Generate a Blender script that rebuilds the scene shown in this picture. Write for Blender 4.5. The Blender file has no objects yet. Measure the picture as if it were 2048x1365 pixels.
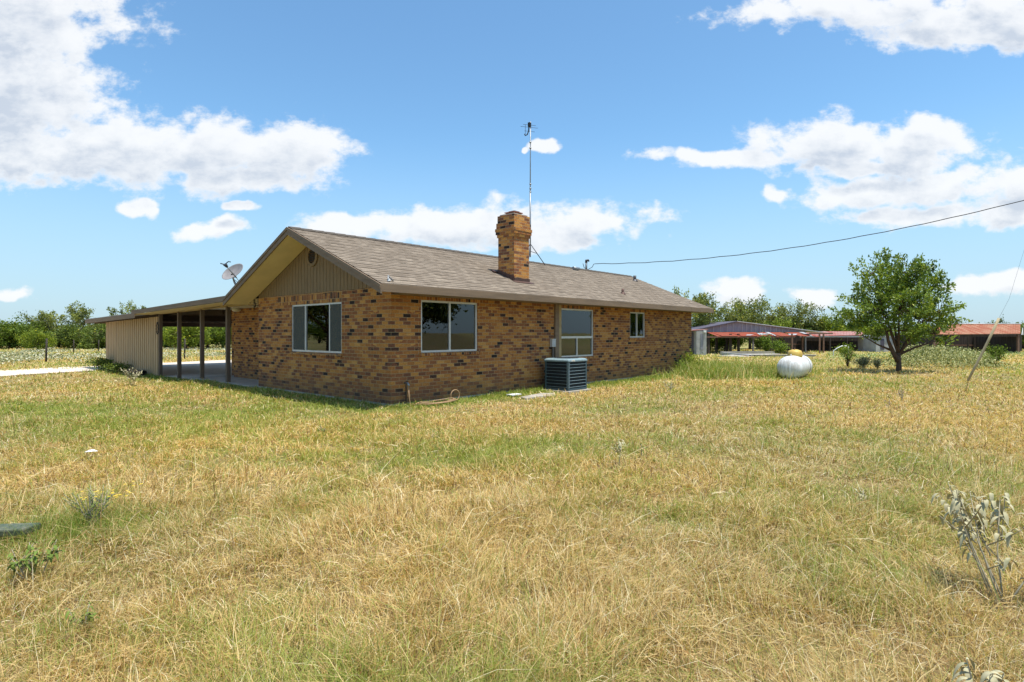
import bpy, math, random
import numpy as np
from mathutils import Vector, Matrix
random.seed(7); rng = np.random.default_rng(7)
S = bpy.context.scene; COL = S.collection
R = math.radians

# ------------------------------------------------------------------ camera, sky, sun, exposure
FPX = 1142.0; HZ = 666.0; CAMZ = 1.55
cam = bpy.data.objects.new('camera', bpy.data.cameras.new('camera')); COL.objects.link(cam)
cam.location = (0, 0, CAMZ); cam.rotation_euler = (R(90), 0, 0)
cam.data.sensor_width = 36; cam.data.lens = FPX / 2048 * 36
cam.data.shift_y = -(682.5 - HZ) / 2048; cam.data.clip_start = .05; cam.data.clip_end = 3000
S.camera = cam
S.view_settings.view_transform = 'Standard'; S.view_settings.look = 'None'
S.view_settings.exposure = 0.98; S.view_settings.gamma = 1
HU = Vector((.6676, .7445, 0)).normalized(); HV = Vector((-.7445, .6676, 0)).normalized()
HC = Vector((-2.488, 11.74, 0)); HROT = math.atan2(HU.y, HU.x)
EL = R(76)
hd = (HV * 1.0 - HU * .12).normalized()
LD = Vector((hd.x * math.cos(EL), hd.y * math.cos(EL), -math.sin(EL)))
sl = bpy.data.lights.new('sun', 'SUN'); sl.energy = 3.2; sl.angle = R(.5); sl.color = (1, .95, .87)
sun = bpy.data.objects.new('sun', sl); COL.objects.link(sun)
sun.rotation_euler = LD.to_track_quat('-Z', 'Y').to_euler(); sun.location = (0, 0, 30)

W = bpy.data.worlds.new('World'); S.world = W; W.use_nodes = True
nt = W.node_tree; nt.nodes.clear()
class N:
    """tiny node-tree writer"""
    def __init__(s, t): s.t = t
    def new(s, typ, **k):
        n = s.t.nodes.new(typ)
        for a, b in k.items(): setattr(n, a, b)
        return n
    def link(s, a, b): s.t.links.new(a, b)
    def val(s, sock, v):
        if hasattr(v, 'is_output') or isinstance(v, bpy.types.NodeSocket): s.link(v, sock)
        else: sock.default_value = v
    def m(s, op, a, b=None, c=None, clamp=False):
        n = s.new('ShaderNodeMath', operation=op, use_clamp=clamp)
        s.val(n.inputs[0], a)
        if b is not None: s.val(n.inputs[1], b)
        if c is not None: s.val(n.inputs[2], c)
        return n.outputs[0]
    def vm(s, op, a, b=None):
        n = s.new('ShaderNodeVectorMath', operation=op); s.val(n.inputs[0], a)
        if b is not None: s.val(n.inputs[1], b)
        return n.outputs['Value'] if op in ('LENGTH', 'DOT_PRODUCT') else n.outputs[0]
    def mix(s, f, a, b, bt='MIX'):
        n = s.new('ShaderNodeMix', data_type='RGBA', blend_type=bt)
        s.val(n.inputs[0], f); s.val(n.inputs[6], a); s.val(n.inputs[7], b)
        return n.outputs[2]
    def noise(s, vec, scale, detail=4, rough=.55, dist=0):
        n = s.new('ShaderNodeTexNoise'); s.val(n.inputs['Scale'], scale); n.inputs['Detail'].default_value = detail
        n.inputs['Roughness'].default_value = rough; n.inputs['Distortion'].default_value = dist
        if vec is not None: s.link(vec, n.inputs['Vector'])
        return n.outputs['Fac']
    def ss(s, x, lo, hi, a=0., b=1.):
        n = s.new('ShaderNodeMapRange', interpolation_type='SMOOTHSTEP'); s.val(n.inputs[0], x)
        n.inputs[1].default_value = lo; n.inputs[2].default_value = hi
        n.inputs[3].default_value = a; n.inputs[4].default_value = b
        return n.outputs[0]
    def ramp(s, f, stops, const=False):
        n = s.new('ShaderNodeValToRGB'); r = n.color_ramp
        if const: r.interpolation = 'CONSTANT'
        while len(r.elements) < len(stops): r.elements.new(.5)
        for e, (p, c) in zip(r.elements, stops): e.position = p; e.color = (*c, 1)
        s.link(f, n.inputs[0]); return n.outputs[0]
w = N(nt)
tc = w.new('ShaderNodeTexCoord'); sep = w.new('ShaderNodeSeparateXYZ'); w.link(tc.outputs['Generated'], sep.inputs[0])
ay = w.m('MAXIMUM', w.m('ABSOLUTE', sep.outputs[1]), .12)
comb = w.new('ShaderNodeCombineXYZ')
w.link(w.m('DIVIDE', sep.outputs[0], ay), comb.inputs[0]); w.link(w.m('DIVIDE', sep.outputs[2], ay), comb.inputs[1])
P = comb.outputs[0]
CL = [(40, 40, 290, 110), (60, 190, 210, 150), (-40, 300, 330, 75), (190, 300, 290, 95), (420, 300, 270, 88), (590, 310, 130, 72), (470, 350, 200, 44),
      (272, 421, 42, 20), (300, 428, 30, 14), (480, 411, 44, 14), (425, 458, 85, 26), (940, 455, 350, 58), (720, 450, 160, 46), (1200, 440, 160, 48), (1060, 480, 190, 34),
      (1092, 284, 25, 15), (1062, 295, 16, 7), (1460, 314, 190, 28), (1660, 290, 200, 62), (1820, 295, 170, 62), (1700, 335, 200, 20),
      (1850, 375, 260, 45), (1700, 385, 120, 38), (1540, 378, 32, 22), (2030, 365, 120, 60), (1860, 425, 260, 30), (2030, 430, 110, 34),
      (1720, 20, 330, 50), (1900, 60, 200, 55), (2000, 30, 190, 80), (1475, 584, 85, 26), (1640, 598, 85, 24), (2010, 562, 110, 36), (20, 585, 48, 15),
      (-350, 250, 200, 60), (2450, 300, 250, 90), (2900, 420, 300, 60), (-800, 400, 350, 70), (300, -250, 400, 90), (1500, -300, 380, 80)]
def cloud_group():
    g = bpy.data.node_groups.new('cloud_density', 'ShaderNodeTree')
    g.interface.new_socket('P', in_out='INPUT', socket_type='NodeSocketVector')
    g.interface.new_socket('D', in_out='OUTPUT', socket_type='NodeSocketFloat')
    q = N(g); gi = q.new('NodeGroupInput'); go = q.new('NodeGroupOutput')
    p0 = gi.outputs[0]
    big = q.new('ShaderNodeTexNoise'); big.inputs['Scale'].default_value = 9; big.inputs['Detail'].default_value = 3; q.link(p0, big.inputs['Vector'])
    off = q.vm('MULTIPLY', q.vm('SUBTRACT', big.outputs['Color'], (.5, .5, .5)), (.13, .075, 0))
    p = q.vm('ADD', p0, off)
    cur = None
    for (cx, cy, rx, ry) in CL:
        c = ((cx - 1024) / FPX, (HZ - cy) / FPX, 0)
        d = q.vm('LENGTH', q.vm('MULTIPLY', q.vm('SUBTRACT', p, c), (FPX / rx, FPX / ry, 0)))
        if cur is None: cur = d
        else:
            n = q.new('ShaderNodeMath', operation='SMOOTH_MIN'); q.link(cur, n.inputs[0]); q.link(d, n.inputs[1]); n.inputs[2].default_value = .25; cur = n.outputs[0]
    sq = q.vm('MULTIPLY', p0, (1, 1.5, 0))
    f1 = q.noise(sq, 13, 12, .64); f2 = q.noise(sq, 5, 2, .5)
    vo = q.new('ShaderNodeTexVoronoi', feature='SMOOTH_F1'); vo.inputs['Scale'].default_value = 22; vo.inputs['Smoothness'].default_value = .6; q.link(q.vm('ADD', sq, off), vo.inputs['Vector'])
    D = q.m('SUBTRACT', 1.0, cur)
    D = q.m('ADD', D, q.m('MULTIPLY', q.m('SUBTRACT', f1, .52), 1.9))
    D = q.m('ADD', D, q.m('MULTIPLY', q.m('SUBTRACT', f2, .5), .35))
    D = q.m('ADD', D, q.m('MULTIPLY', q.m('SUBTRACT', .45, vo.outputs['Distance']), .35))
    q.link(D, go.inputs[0]); return g
cg = cloud_group()
def dens(vec):
    n = w.new('ShaderNodeGroup'); n.node_tree = cg; w.link(vec, n.inputs[0]); return n.outputs[0]
D0 = dens(P); D1 = dens(w.vm('ADD', P, (.012, .032, 0)))
alpha = w.m('MULTIPLY', w.ss(D0, -.04, .42), w.ss(sep.outputs[2], .0, .05))
sq_ = w.vm('MULTIPLY', P, (1, 2.2, 0))
puff = w.ss(w.noise(sq_, 11, 8, .6), .34, .62)
shade = w.m('MULTIPLY', w.m('MULTIPLY', w.ss(D1, .0, 1.1), w.ss(D0, .05, .6)), w.m('ADD', .45, w.m('MULTIPLY', puff, .75)))
ccol = w.mix(shade, (5.9, 6.0, 6.1, 1), (3.75, 4.15, 4.75, 1))
sky = w.new('ShaderNodeTexSky', sky_type='NISHITA'); sky.sun_disc = False
sky.sun_elevation = EL; sky.sun_rotation = math.atan2(-LD.x, -LD.y)
sky.air_density = 1.0; sky.dust_density = .6; sky.ozone_density = 1.5
skc = w.mix(1.0, sky.outputs[0], (.88, 1.18, 1.25, 1), 'MULTIPLY')
veil = w.ss(sep.outputs[2], .0, .34, .75, .0)
skc = w.mix(veil, skc, (3.0, 3.95, 5.0, 1))
fin = w.mix(w.m('MULTIPLY', alpha, .94), skc, ccol)
bg = w.new('ShaderNodeBackground'); w.link(fin, bg.inputs[0]); bg.inputs[1].default_value = .085
wo = w.new('ShaderNodeOutputWorld'); w.link(bg.outputs[0], wo.inputs[0])
W.cycles.sampling_method = 'MANUAL'; W.cycles.sample_map_resolution = 512

# ------------------------------------------------------------------ materials
def mat(name, base, rough=.8, var=0., scale=8., metal=0., spec=.4, bump=0., bscale=60., dark=None, stretch=(1, 1, 1), fn=None):
    """procedural surface: base colour varied by noise towards 'dark' (dirt / weathering), noise bump"""
    m = bpy.data.materials.new(name); m.use_nodes = True; t = m.node_tree; q = N(t)
    b = t.nodes['Principled BSDF']; b.inputs['Roughness'].default_value = rough
    b.inputs['Metallic'].default_value = metal; b.inputs['Specular IOR Level'].default_value = spec
    tcn = q.new('ShaderNodeTexCoord'); vec = q.vm('MULTIPLY', tcn.outputs['Object'], stretch)
    col = (*base, 1)
    if fn: col = fn(q, tcn, col)
    if var:
        dk = dark or tuple(c * (1 - .55) for c in base)
        f = q.ss(q.noise(vec, scale, 6, .62), .35, .75)
        col = q.mix(q.m('MULTIPLY', f, var), col, (*dk, 1))
    q.val(b.inputs['Base Color'], col)
    if bump:
        bn = q.new('ShaderNodeBump'); bn.inputs['Strength'].default_value = bump; bn.inputs['Distance'].default_value = .01
        q.link(q.noise(vec, bscale, 4), bn.inputs['Height']); q.link(bn.outputs[0], b.inputs['Normal'])
    return m
def brickmat(name, swap=False, bright=1.):
    m = bpy.data.materials.new(name); m.use_nodes = True; t = m.node_tree; q = N(t); b = t.nodes['Principled BSDF']
    b.inputs['Roughness'].default_value = .8; b.inputs['Specular IOR Level'].default_value = .3
    uv = q.new('ShaderNodeUVMap'); v = uv.outputs[0]
    if swap:
        mp = q.new('ShaderNodeMapping'); mp.inputs['Rotation'].default_value = (0, 0, R(90)); q.link(v, mp.inputs[0]); v = mp.outputs[0]
    bt = q.new('ShaderNodeTexBrick'); q.link(v, bt.inputs['Vector'])
    bt.inputs['Color1'].default_value = (0, 0, 0, 1); bt.inputs['Color2'].default_value = (1, 1, 1, 1); bt.inputs['Mortar'].default_value = (.5, .5, .5, 1)
    bt.inputs['Scale'].default_value = 1; bt.inputs['Mortar Size'].default_value = .0045; bt.inputs['Mortar Smooth'].default_value = .3
    bt.inputs['Brick Width'].default_value = .205; bt.inputs['Row Height'].default_value = .078 if not swap else .26
    if swap: bt.offset = 0; bt.inputs['Brick Width'].default_value = .078; mp.inputs['Rotation'].default_value = (0, 0, 0)
    bright = bright * 1.2; B = lambda r, g, bl: (r * bright * 1.05, g * bright * .96, bl * bright * .88)
    big = q.m('ADD', q.m('MULTIPLY', q.noise(v, .8, 2), .6), q.m('MULTIPLY', q.noise(q.vm('MULTIPLY', v, (.6, 1.6, 1)), 3.4, 2), .4))
    rv = q.m('ADD', bt.outputs['Color'], q.m('MULTIPLY', q.m('SUBTRACT', big, .48), .6))
    c = q.ramp(rv, [(0, B(.02, .013, .011)), (.045, B(.055, .028, .018)), (.085, B(.15, .065, .034)), (.22, B(.22, .095, .036)), (.40, B(.31, .14, .038)),
                    (.56, B(.36, .175, .045)), (.72, B(.40, .21, .055)), (.84, B(.25, .105, .038)), (.93, B(.44, .25, .075))], True)
    n1 = q.noise(v, 38, 4, .6)
    c = q.mix(q.ss(n1, .35, .75), c, q.mix(1., c, (.62, .55, .5, 1), 'MULTIPLY'))
    fl = q.noise(q.vm('MULTIPLY', v, (3.2, 1, 1)), 22, 2, .5)
    c = q.mix(q.m('MULTIPLY', q.ss(fl, .68, .74), .65), c, (.62, .43, .17, 1))
    dk = q.noise(q.vm('MULTIPLY', v, (1.6, 1.6, 1)), 9, 3)
    c = q.mix(q.m('MULTIPLY', q.ss(dk, .62, .78), .5), c, (.07, .04, .026, 1))
    c = q.mix(bt.outputs['Fac'], c, (.50, .37, .20, 1))
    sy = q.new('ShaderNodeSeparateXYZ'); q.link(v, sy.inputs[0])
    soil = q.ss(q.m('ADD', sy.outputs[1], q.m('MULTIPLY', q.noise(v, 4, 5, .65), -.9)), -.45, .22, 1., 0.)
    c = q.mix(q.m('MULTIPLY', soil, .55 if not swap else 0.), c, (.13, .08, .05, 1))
    q.link(c, b.inputs['Base Color'])
    bn = q.new('ShaderNodeBump'); bn.inputs['Strength'].default_value = .9; bn.inputs['Distance'].default_value = .012
    q.link(q.m('SUBTRACT', q.m('MULTIPLY', n1, .5), bt.outputs['Fac']), bn.inputs['Height']); q.link(bn.outputs[0], b.inputs['Normal'])
    return m
def shinglemat():
    m = bpy.data.materials.new('shingle'); m.use_nodes = True; t = m.node_tree; q = N(t); b = t.nodes['Principled BSDF']
    b.inputs['Roughness'].default_value = .95; b.inputs['Specular IOR Level'].default_value = .15
    uv = q.new('ShaderNodeUVMap'); v = uv.outputs[0]
    bt = q.new('ShaderNodeTexBrick'); q.link(v, bt.inputs['Vector']); bt.offset = .37; bt.offset_frequency = 2; bt.squash = .8; bt.squash_frequency = 3
    bt.inputs['Color1'].default_value = (0, 0, 0, 1); bt.inputs['Color2'].default_value = (1, 1, 1, 1); bt.inputs['Mortar'].default_value = (.3, .3, .3, 1)
    bt.inputs['Scale'].default_value = 1; bt.inputs['Mortar Size'].default_value = .004
    bt.inputs['Brick Width'].default_value = .19; bt.inputs['Row Height'].default_value = .13
    big = q.noise(v, 1.2, 4)
    c = q.ramp(q.m('ADD', q.m('MULTIPLY', bt.outputs['Color'], .7), q.m('MULTIPLY', q.m('SUBTRACT', big, .2), .65)), [(.1, (.17, .135, .10)), (.4, (.225, .18, .135)), (.65, (.26, .21, .16)), (.95, (.33, .27, .205))])
    n = q.noise(v, 90, 3, .7)
    c = q.mix(q.ss(n, .4, .7), c, q.mix(1., c, (.7, .68, .66, 1), 'MULTIPLY'))
    c = q.mix(q.m('MULTIPLY', bt.outputs['Fac'], .6), c, (.09, .075, .06, 1))
    q.link(c, b.inputs['Base Color'])
    bn = q.new('ShaderNodeBump'); bn.inputs['Strength'].default_value = .6; bn.inputs['Distance'].default_value = .006
    q.link(q.m('ADD', n, bt.outputs['Color']), bn.inputs['Height']); q.link(bn.outputs[0], b.inputs['Normal'])
    return m
def attrmat(name, trans=.25, rough=.6, spec=.25, tint=None):
    """leaf and blade surface: colour from the mesh's own per-leaf attribute, part of the light passes through"""
    m = bpy.data.materials.new(name); m.use_nodes = True; t = m.node_tree; q = N(t); b = t.nodes['Principled BSDF']
    a = q.new('ShaderNodeAttribute', attribute_name='tone'); c = a.outputs['Color']
    if tint: c = q.mix(1., c, (*tint, 1), 'MULTIPLY')
    q.link(c, b.inputs['Base Color']); b.inputs['Roughness'].default_value = rough; b.inputs['Specular IOR Level'].default_value = spec
    tr = q.new('ShaderNodeBsdfTranslucent'); q.link(q.mix(1., c, (1.25, 1.2, .6, 1), 'MULTIPLY'), tr.inputs[0])
    mx = q.new('ShaderNodeMixShader'); mx.inputs[0].default_value = trans
    q.link(b.outputs[0], mx.inputs[1]); q.link(tr.outputs[0], mx.inputs[2]); q.link(mx.outputs[0], t.nodes['Material Output'].inputs[0])
    return m
def glassmat():
    m = bpy.data.materials.new('window_glass'); m.use_nodes = True; t = m.node_tree; q = N(t); t.nodes.remove(t.nodes['Principled BSDF'])
    tr = q.new('ShaderNodeBsdfTransparent'); tr.inputs[0].default_value = (.75, .78, .78, 1)
    gl = q.new('ShaderNodeBsdfGlossy'); gl.inputs['Roughness'].default_value = .015; gl.inputs[0].default_value = (.9, .95, 1, 1)
    fr = q.new('ShaderNodeFresnel'); fr.inputs[0].default_value = 1.75
    tcn = q.new('ShaderNodeTexCoord'); bn = q.new('ShaderNodeBump'); bn.inputs['Strength'].default_value = .05; bn.inputs['Distance'].default_value = .02
    q.link(q.noise(tcn.outputs['Object'], 1.6, 2), bn.inputs['Height']); q.link(bn.outputs[0], gl.inputs['Normal'])
    mx = q.new('ShaderNodeMixShader'); q.link(fr.outputs[0], mx.inputs[0]); q.link(tr.outputs[0], mx.inputs[1]); q.link(gl.outputs[0], mx.inputs[2])
    q.link(mx.outputs[0], t.nodes['Material Output'].inputs[0]); return m
M = {}
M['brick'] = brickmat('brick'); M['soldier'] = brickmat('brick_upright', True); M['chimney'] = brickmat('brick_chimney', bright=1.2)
M['shingle'] = shinglemat(); M['glass'] = glassmat()
M['trim'] = mat('brown_trim', (.21, .145, .09), .7, .5, 3, bump=.2, bscale=40, stretch=(.3, .3, 3))
M['post'] = mat('post_paint', (.15, .11, .075), .75, .6, 5, bump=.4, bscale=30, stretch=(4, 4, .4))
M['siding'] = mat('olive_siding', (.235, .16, .08), .75, .6, 5, bump=.4, bscale=30, stretch=(4, 4, .4))
M['soffit'] = mat('cream_soffit', (.74, .60, .36), .8, .2, 2)
M['beam'] = mat('tan_beam', (.40, .30, .15), .8, .5, 3, stretch=(.4, .4, 2))
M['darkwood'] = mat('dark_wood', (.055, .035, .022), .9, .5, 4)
M['concrete'] = mat('concrete', (.40, .36, .30), .9, .7, 3, bump=.4, bscale=50, dark=(.22, .19, .14))
M['alu'] = mat('aluminium', (.62, .62, .60), .4, .3, 6, metal=.35)
M['graymetal'] = mat('gray_metal', (.30, .32, .33), .45, .5, 8, metal=.6, dark=(.12, .11, .10))
M['darkmetal'] = mat('dark_metal', (.055, .055, .06), .5, .4, 8, metal=.5)
M['white'] = mat('white_paint', (.74, .74, .72), .5, .25, 4, dark=(.45, .42, .36))
M['curtain'] = mat('curtain', (.62, .63, .62), .9, .2, 4, stretch=(8, 8, .5))
M['screen'] = mat('insect_screen', (.10, .105, .11), .9, .2, 3)
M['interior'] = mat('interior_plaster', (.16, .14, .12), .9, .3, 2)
M['black'] = mat('black_rubber', (.018, .018, .018), .6, .3, 8)
M['hose'] = mat('hose_rubber', (.40, .25, .13), .6, .4, 8)
M['ac'] = mat('ac_teal', (.045, .085, .10), .5, .5, 6, dark=(.03, .05, .06))
M['ac_sunlit'] = mat('ac_sunlit_teal', (.22, .30, .32), .6, .6, 14, dark=(.12, .18, .19))  # lighter teal for top and slats, sun brightness put into the colour
M['ac_in'] = mat('ac_coil', (.012, .02, .028), .6, .3, 20)
M['tank'] = mat('tank_paint', (.80, .80, .78), .38, .8, 5, spec=.5, dark=(.38, .34, .27), stretch=(3.5, 3.5, .5))
M['yellow'] = mat('yellow_dome', (.62, .44, .10), .5, .6, 12, dark=(.40, .22, .06))
M['corr'] = mat('tan_corrugated', (.47, .33, .18), .6, .5, 3, dark=(.30, .21, .12), stretch=(3, 3, .5))
M['rust'] = mat('rusty_roof', (.27, .045, .016), .8, .75, 1.2, dark=(.20, .07, .035), bump=.3, bscale=8)
M['rust2'] = mat('rusty_roof_faded', (.25, .058, .018), .75, .95, 1.6, dark=(.36, .20, .115), bump=.3, bscale=8, stretch=(1.6, .3, .3))
M['rust3'] = mat('rusty_roof_pink', (.30, .08, .06), .75, .95, 1.4, dark=(.36, .28, .25), stretch=(1.6, .3, .3))
M['galv'] = mat('galvanised_sheet', (.27, .27, .31), .55, .7, 1.5, metal=.2, dark=(.17, .16, .19), stretch=(2, 2, .5))
M['galvlight'] = mat('pale_sheet', (.50, .50, .50), .5, .6, 1.5, metal=.2, dark=(.30, .27, .25))
M['block'] = mat('gray_block', (.36, .36, .35), .9, .7, 2, dark=(.22, .21, .20))
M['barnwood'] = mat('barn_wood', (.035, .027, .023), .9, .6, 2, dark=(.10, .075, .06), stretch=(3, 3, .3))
M['barnpost'] = mat('rusty_post', (.20, .115, .08), .85, .6, 3)
M['bark'] = mat('bark', (.115, .075, .05), .9, .7, 9, bump=.9, bscale=26, dark=(.045, .03, .022), stretch=(2.5, 2.5, .5))
M['bark_gray'] = mat('bark_gray', (.22, .19, .16), .9, .7, 6, bump=.6, bscale=20)
M['guard'] = mat('weathered_guard', (.42, .35, .20), .7, .5, 6, dark=(.28, .24, .15), stretch=(1, 1, .5))
M['green_box'] = mat('green_lid', (.06, .085, .05), .6, .6, 20, dark=(.22, .20, .14), bump=.3)
M['paper'] = mat('paper', (.8, .8, .78), .8, .2, 20)
M['leaf'] = attrmat('leaf', .28, .42, .4); M['farleaf'] = attrmat('leaf_far', .25, .6, .2)
M['blade'] = attrmat('grass_blade', .35, .7, .15); M['silver'] = attrmat('silver_leaf', .15, .8, .1)

# ------------------------------------------------------------------ mesh helpers
def tag(o, label=None, cat=None, group=None, kind=None):
    if label: o['label'] = label
    if cat: o['category'] = cat
    if group: o['group'] = group
    if kind: o['kind'] = kind
    return o
def thing(name, label, cat, loc=(0, 0, 0), rz=0, group=None):
    o = bpy.data.objects.new(name, None); COL.objects.link(o); o.location = loc; o.rotation_euler = (0, 0, rz)
    o.empty_display_size = .3
    return tag(o, label, cat, group)
class MB:
    def __init__(s): s.v = []; s.f = []; s.sm = []
    def add(s, vs, fs, smooth=False):
        o = len(s.v); s.v += [tuple(p) for p in vs]; s.f += [tuple(i + o for i in f) for f in fs]; s.sm += [smooth] * len(fs); return s
    def box(s, x0, x1, y0, y1, z0, z1, mtx=None):
        vs = [Vector(p) for p in ((x0, y0, z0), (x1, y0, z0), (x1, y1, z0), (x0, y1, z0), (x0, y0, z1), (x1, y0, z1), (x1, y1, z1), (x0, y1, z1))]
        if mtx: vs = [mtx @ p for p in vs]
        return s.add(vs, [(0, 3, 2, 1), (4, 5, 6, 7), (0, 1, 5, 4), (1, 2, 6, 5), (2, 3, 7, 6), (3, 0, 4, 7)])
    def prism(s, base, off):
        """closed polygon extruded by vector off"""
        n = len(base); b = [Vector(p) for p in base]; o = Vector(off)
        return s.add(b + [p + o for p in b], [tuple(range(n))[::-1], tuple(range(n, 2 * n))] + [(i, (i + 1) % n, (i + 1) % n + n, i + n) for i in range(n)])
    def tube(s, pts, r, n=8, cap=True):
        pts = [Vector(p) for p in pts]; k = len(pts); rs = r if isinstance(r, (list, tuple)) else [r] * k
        vs = []; prev = None
        for i, p in enumerate(pts):
            d = (pts[min(i + 1, k - 1)] - pts[max(i - 1, 0)]).normalized()
            a = Vector((0, 0, 1)) if abs(d.z) < .9 else Vector((1, 0, 0))
            if prev is not None: a = prev
            x = (a - d * a.dot(d)).normalized(); y = d.cross(x); prev = x
            for j in range(n):
                t = 2 * math.pi * j / n; vs.append(p + (x * math.cos(t) + y * math.sin(t)) * rs[i])
        fs = [(i * n + j, i * n + (j + 1) % n, (i + 1) * n + (j + 1) % n, (i + 1) * n + j) for i in range(k - 1) for j in range(n)]
        s.add(vs, fs, True)
        if cap:
            o = len(s.v) - k * n; s.f += [tuple(o + j for j in range(n))[::-1], tuple(o + (k - 1) * n + j for j in range(n))]; s.sm += [False, False]
        return s
    def lathe(s, prof, n=24, mtx=None):
        vs = []; k = len(prof)
        for (r, z) in prof:
            for j in range(n):
                t = 2 * math.pi * j / n; vs.append(Vector((r * math.cos(t), r * math.sin(t), z)))
        if mtx: vs = [mtx @ p for p in vs]
        fs = [(i * n + j, i * n + (j + 1) % n, (i + 1) * n + (j + 1) % n, (i + 1) * n + j) for i in range(k - 1) for j in range(n)]
        return s.add(vs, fs, True)
    def build(s, name, m, parent=None, bevel=0, label=None):
        me = bpy.data.meshes.new(name); me.from_pydata(s.v, [], s.f)
        uv = me.uv_layers.new(name='UVMap'); data = np.zeros((len(me.loops), 2), 'f')
        V = np.array(s.v, 'f').reshape(-1, 3)
        me.update()
        for p in me.polygons:
            nx, ny, nz = abs(p.normal.x), abs(p.normal.y), abs(p.normal.z)
            ax = (1, 2) if (nx >= ny and nx >= nz) else ((0, 2) if ny >= nz else (0, 1))
            for li in p.loop_indices:
                c = V[me.loops[li].vertex_index]; data[li] = (c[ax[0]], c[ax[1]])
        uv.data.foreach_set('uv', data.ravel())
        me.polygons.foreach_set('use_smooth', s.sm)
        me.materials.append(M[m] if isinstance(m, str) else m)
        o = bpy.data.objects.new(name, me); COL.objects.link(o)
        if parent: o.parent = parent
        if bevel:
            b = o.modifiers.new('bevel', 'BEVEL'); b.width = bevel; b.segments = 2; b.limit_method = 'ANGLE'; b.angle_limit = R(40)
        if label: o['label'] = label
        return o
def npmesh(name, V, F, fc, m, parent=None, smooth=False):
    """V (n,3); F list of (k, array of faces with k corners); fc per-face colours (concatenated)"""
    me = bpy.data.meshes.new(name)
    nl = sum(a.size for _, a in F); nf = sum(len(a) for _, a in F)
    me.vertices.add(len(V)); me.vertices.foreach_set('co', np.ascontiguousarray(V, 'f').ravel())
    me.loops.add(nl); me.polygons.add(nf)
    me.loops.foreach_set('vertex_index', np.concatenate([a.ravel() for _, a in F]).astype('i'))
    tot = np.concatenate([np.full(len(a), k) for k, a in F]).astype('i')
    st = np.concatenate([[0], np.cumsum(tot)[:-1]]).astype('i')
    me.polygons.foreach_set('loop_start', st); me.polygons.foreach_set('loop_total', tot)
    at = me.attributes.new('tone', 'FLOAT_COLOR', 'FACE')
    at.data.foreach_set('color', np.ascontiguousarray(np.concatenate([fc, np.ones((len(fc), 1))], 1), 'f').ravel())
    me.update(calc_edges=True); me.materials.append(M[m])
    o = bpy.data.objects.new(name, me); COL.objects.link(o)
    if parent: o.parent = parent
    return o
# smooth lattice noise
_T = rng.random((256, 256))
def vn(x, y):
    xi = np.floor(x).astype(int); yi = np.floor(y).astype(int); fx = x - xi; fy = y - yi
    fx = fx * fx * (3 - 2 * fx); fy = fy * fy * (3 - 2 * fy)
    g = lambda a, b: _T[a & 255, b & 255]
    return (g(xi, yi) * (1 - fx) + g(xi + 1, yi) * fx) * (1 - fy) + (g(xi, yi + 1) * (1 - fx) + g(xi + 1, yi + 1) * fx) * fy
def fbm(x, y, o=4):
    s = 0; a = .5; t = 0
    for i in range(o): s = s + a * vn(x * 2 ** i + 17.3 * i, y * 2 ** i + 5.1 * i); t += a; a *= .55
    return s / t
def sst(x): x = np.clip(x, 0, 1); return x * x * (3 - 2 * x)
def huv(x, y):
    dx = x - HC.x; dy = y - HC.y
    return dx * HU.x + dy * HU.y, dx * HV.x + dy * HV.y
def gz(x, y):
    x = np.asarray(x, float); y = np.asarray(y, float); u, v = huv(x, y)
    f = .55 + .45 * sst((x + 12) / 30)
    near = np.hypot(x, y)
    return -f * sst((np.maximum(y, near * .5) - 25) / 48) - .09 * sst((v - 7) / 8) + .05 * (fbm(x * .35, y * .35, 3) - .5) * sst(1.5 - near / 40)
def gzf(x, y): return float(gz(x, y))
def W3(px, Y, z=None): x = (px - 1024) / FPX * Y; return Vector((x, Y, gzf(x, Y) if z is None else z))
def ZP(py, Y): return CAMZ - (py - HZ) / FPX * Y

# ------------------------------------------------------------------ ground
def blob(x, y, cx, cy, rx, ry): return np.exp(-(((x - cx) / rx) ** 2 + ((y - cy) / ry) ** 2))
def green(x, y):
    """how green the turf is, 0 dry .. 1 green"""
    u, v = huv(x, y)
    g = .16 + 1.25 * (fbm(x * .42 + 3, y * .42 + 9, 4) - .46) + .9 * (fbm(x * 2.1, y * 2.1, 3) - .5)
    g = g + .42 * blob(x, y, -7.5, 10.5, 6, 2.2) + .45 * blob(x, y, .6, 7.6, 2.6, .7) + .30 * blob(x, y, -1.2, 6.9, 1.4, .5)
    g = g + .75 * np.exp(-((v + .35) / .5) ** 2) * (u > -1) * (u < 16) + .6 * blob(x, y, 8, 20.5, 2.4, 2.2) + .5 * np.exp(-((u + .9) / .6) ** 2) * (v > 0) * (v < 22)
    g = g + .12 * blob(x, y, -3.3, 4.4, .8, .6) + .25 * blob(x, y, 2.2, 8.4, .6, .5)
    g = g - .35 * blob(x, y, 7, 11, 4, 2.5) - .35 * blob(x, y, -1.5, 9.6, 2.6, .7) - .2 * blob(x, y, 1, 3.5, 2.5, 1.5)
    g = g + .15 * sst((y - 28) / 30)
    return np.clip(g, 0, 1)
SOIL = np.array([(.30, .215, .105), (.16, .175, .05)])
STRAW = np.array([.56, .425, .20]); GRN = np.array([.225, .27, .06])
ys = np.concatenate([np.linspace(-60, -2, 16), np.arange(-1.5, 16, .16), 16 * 1.022 ** np.arange(1, 175), [900, 1500, 2600]])
xs = np.sort(np.concatenate([np.arange(-14, 14, .2), 14 * 1.05 ** np.arange(1, 100), -14 * 1.05 ** np.arange(1, 100)]))
X, Y = np.meshgrid(xs, ys); Z = gz(X, Y)
Vg = np.stack([X.ravel(), Y.ravel(), Z.ravel()], 1); nx = len(xs); ny = len(ys)
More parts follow.
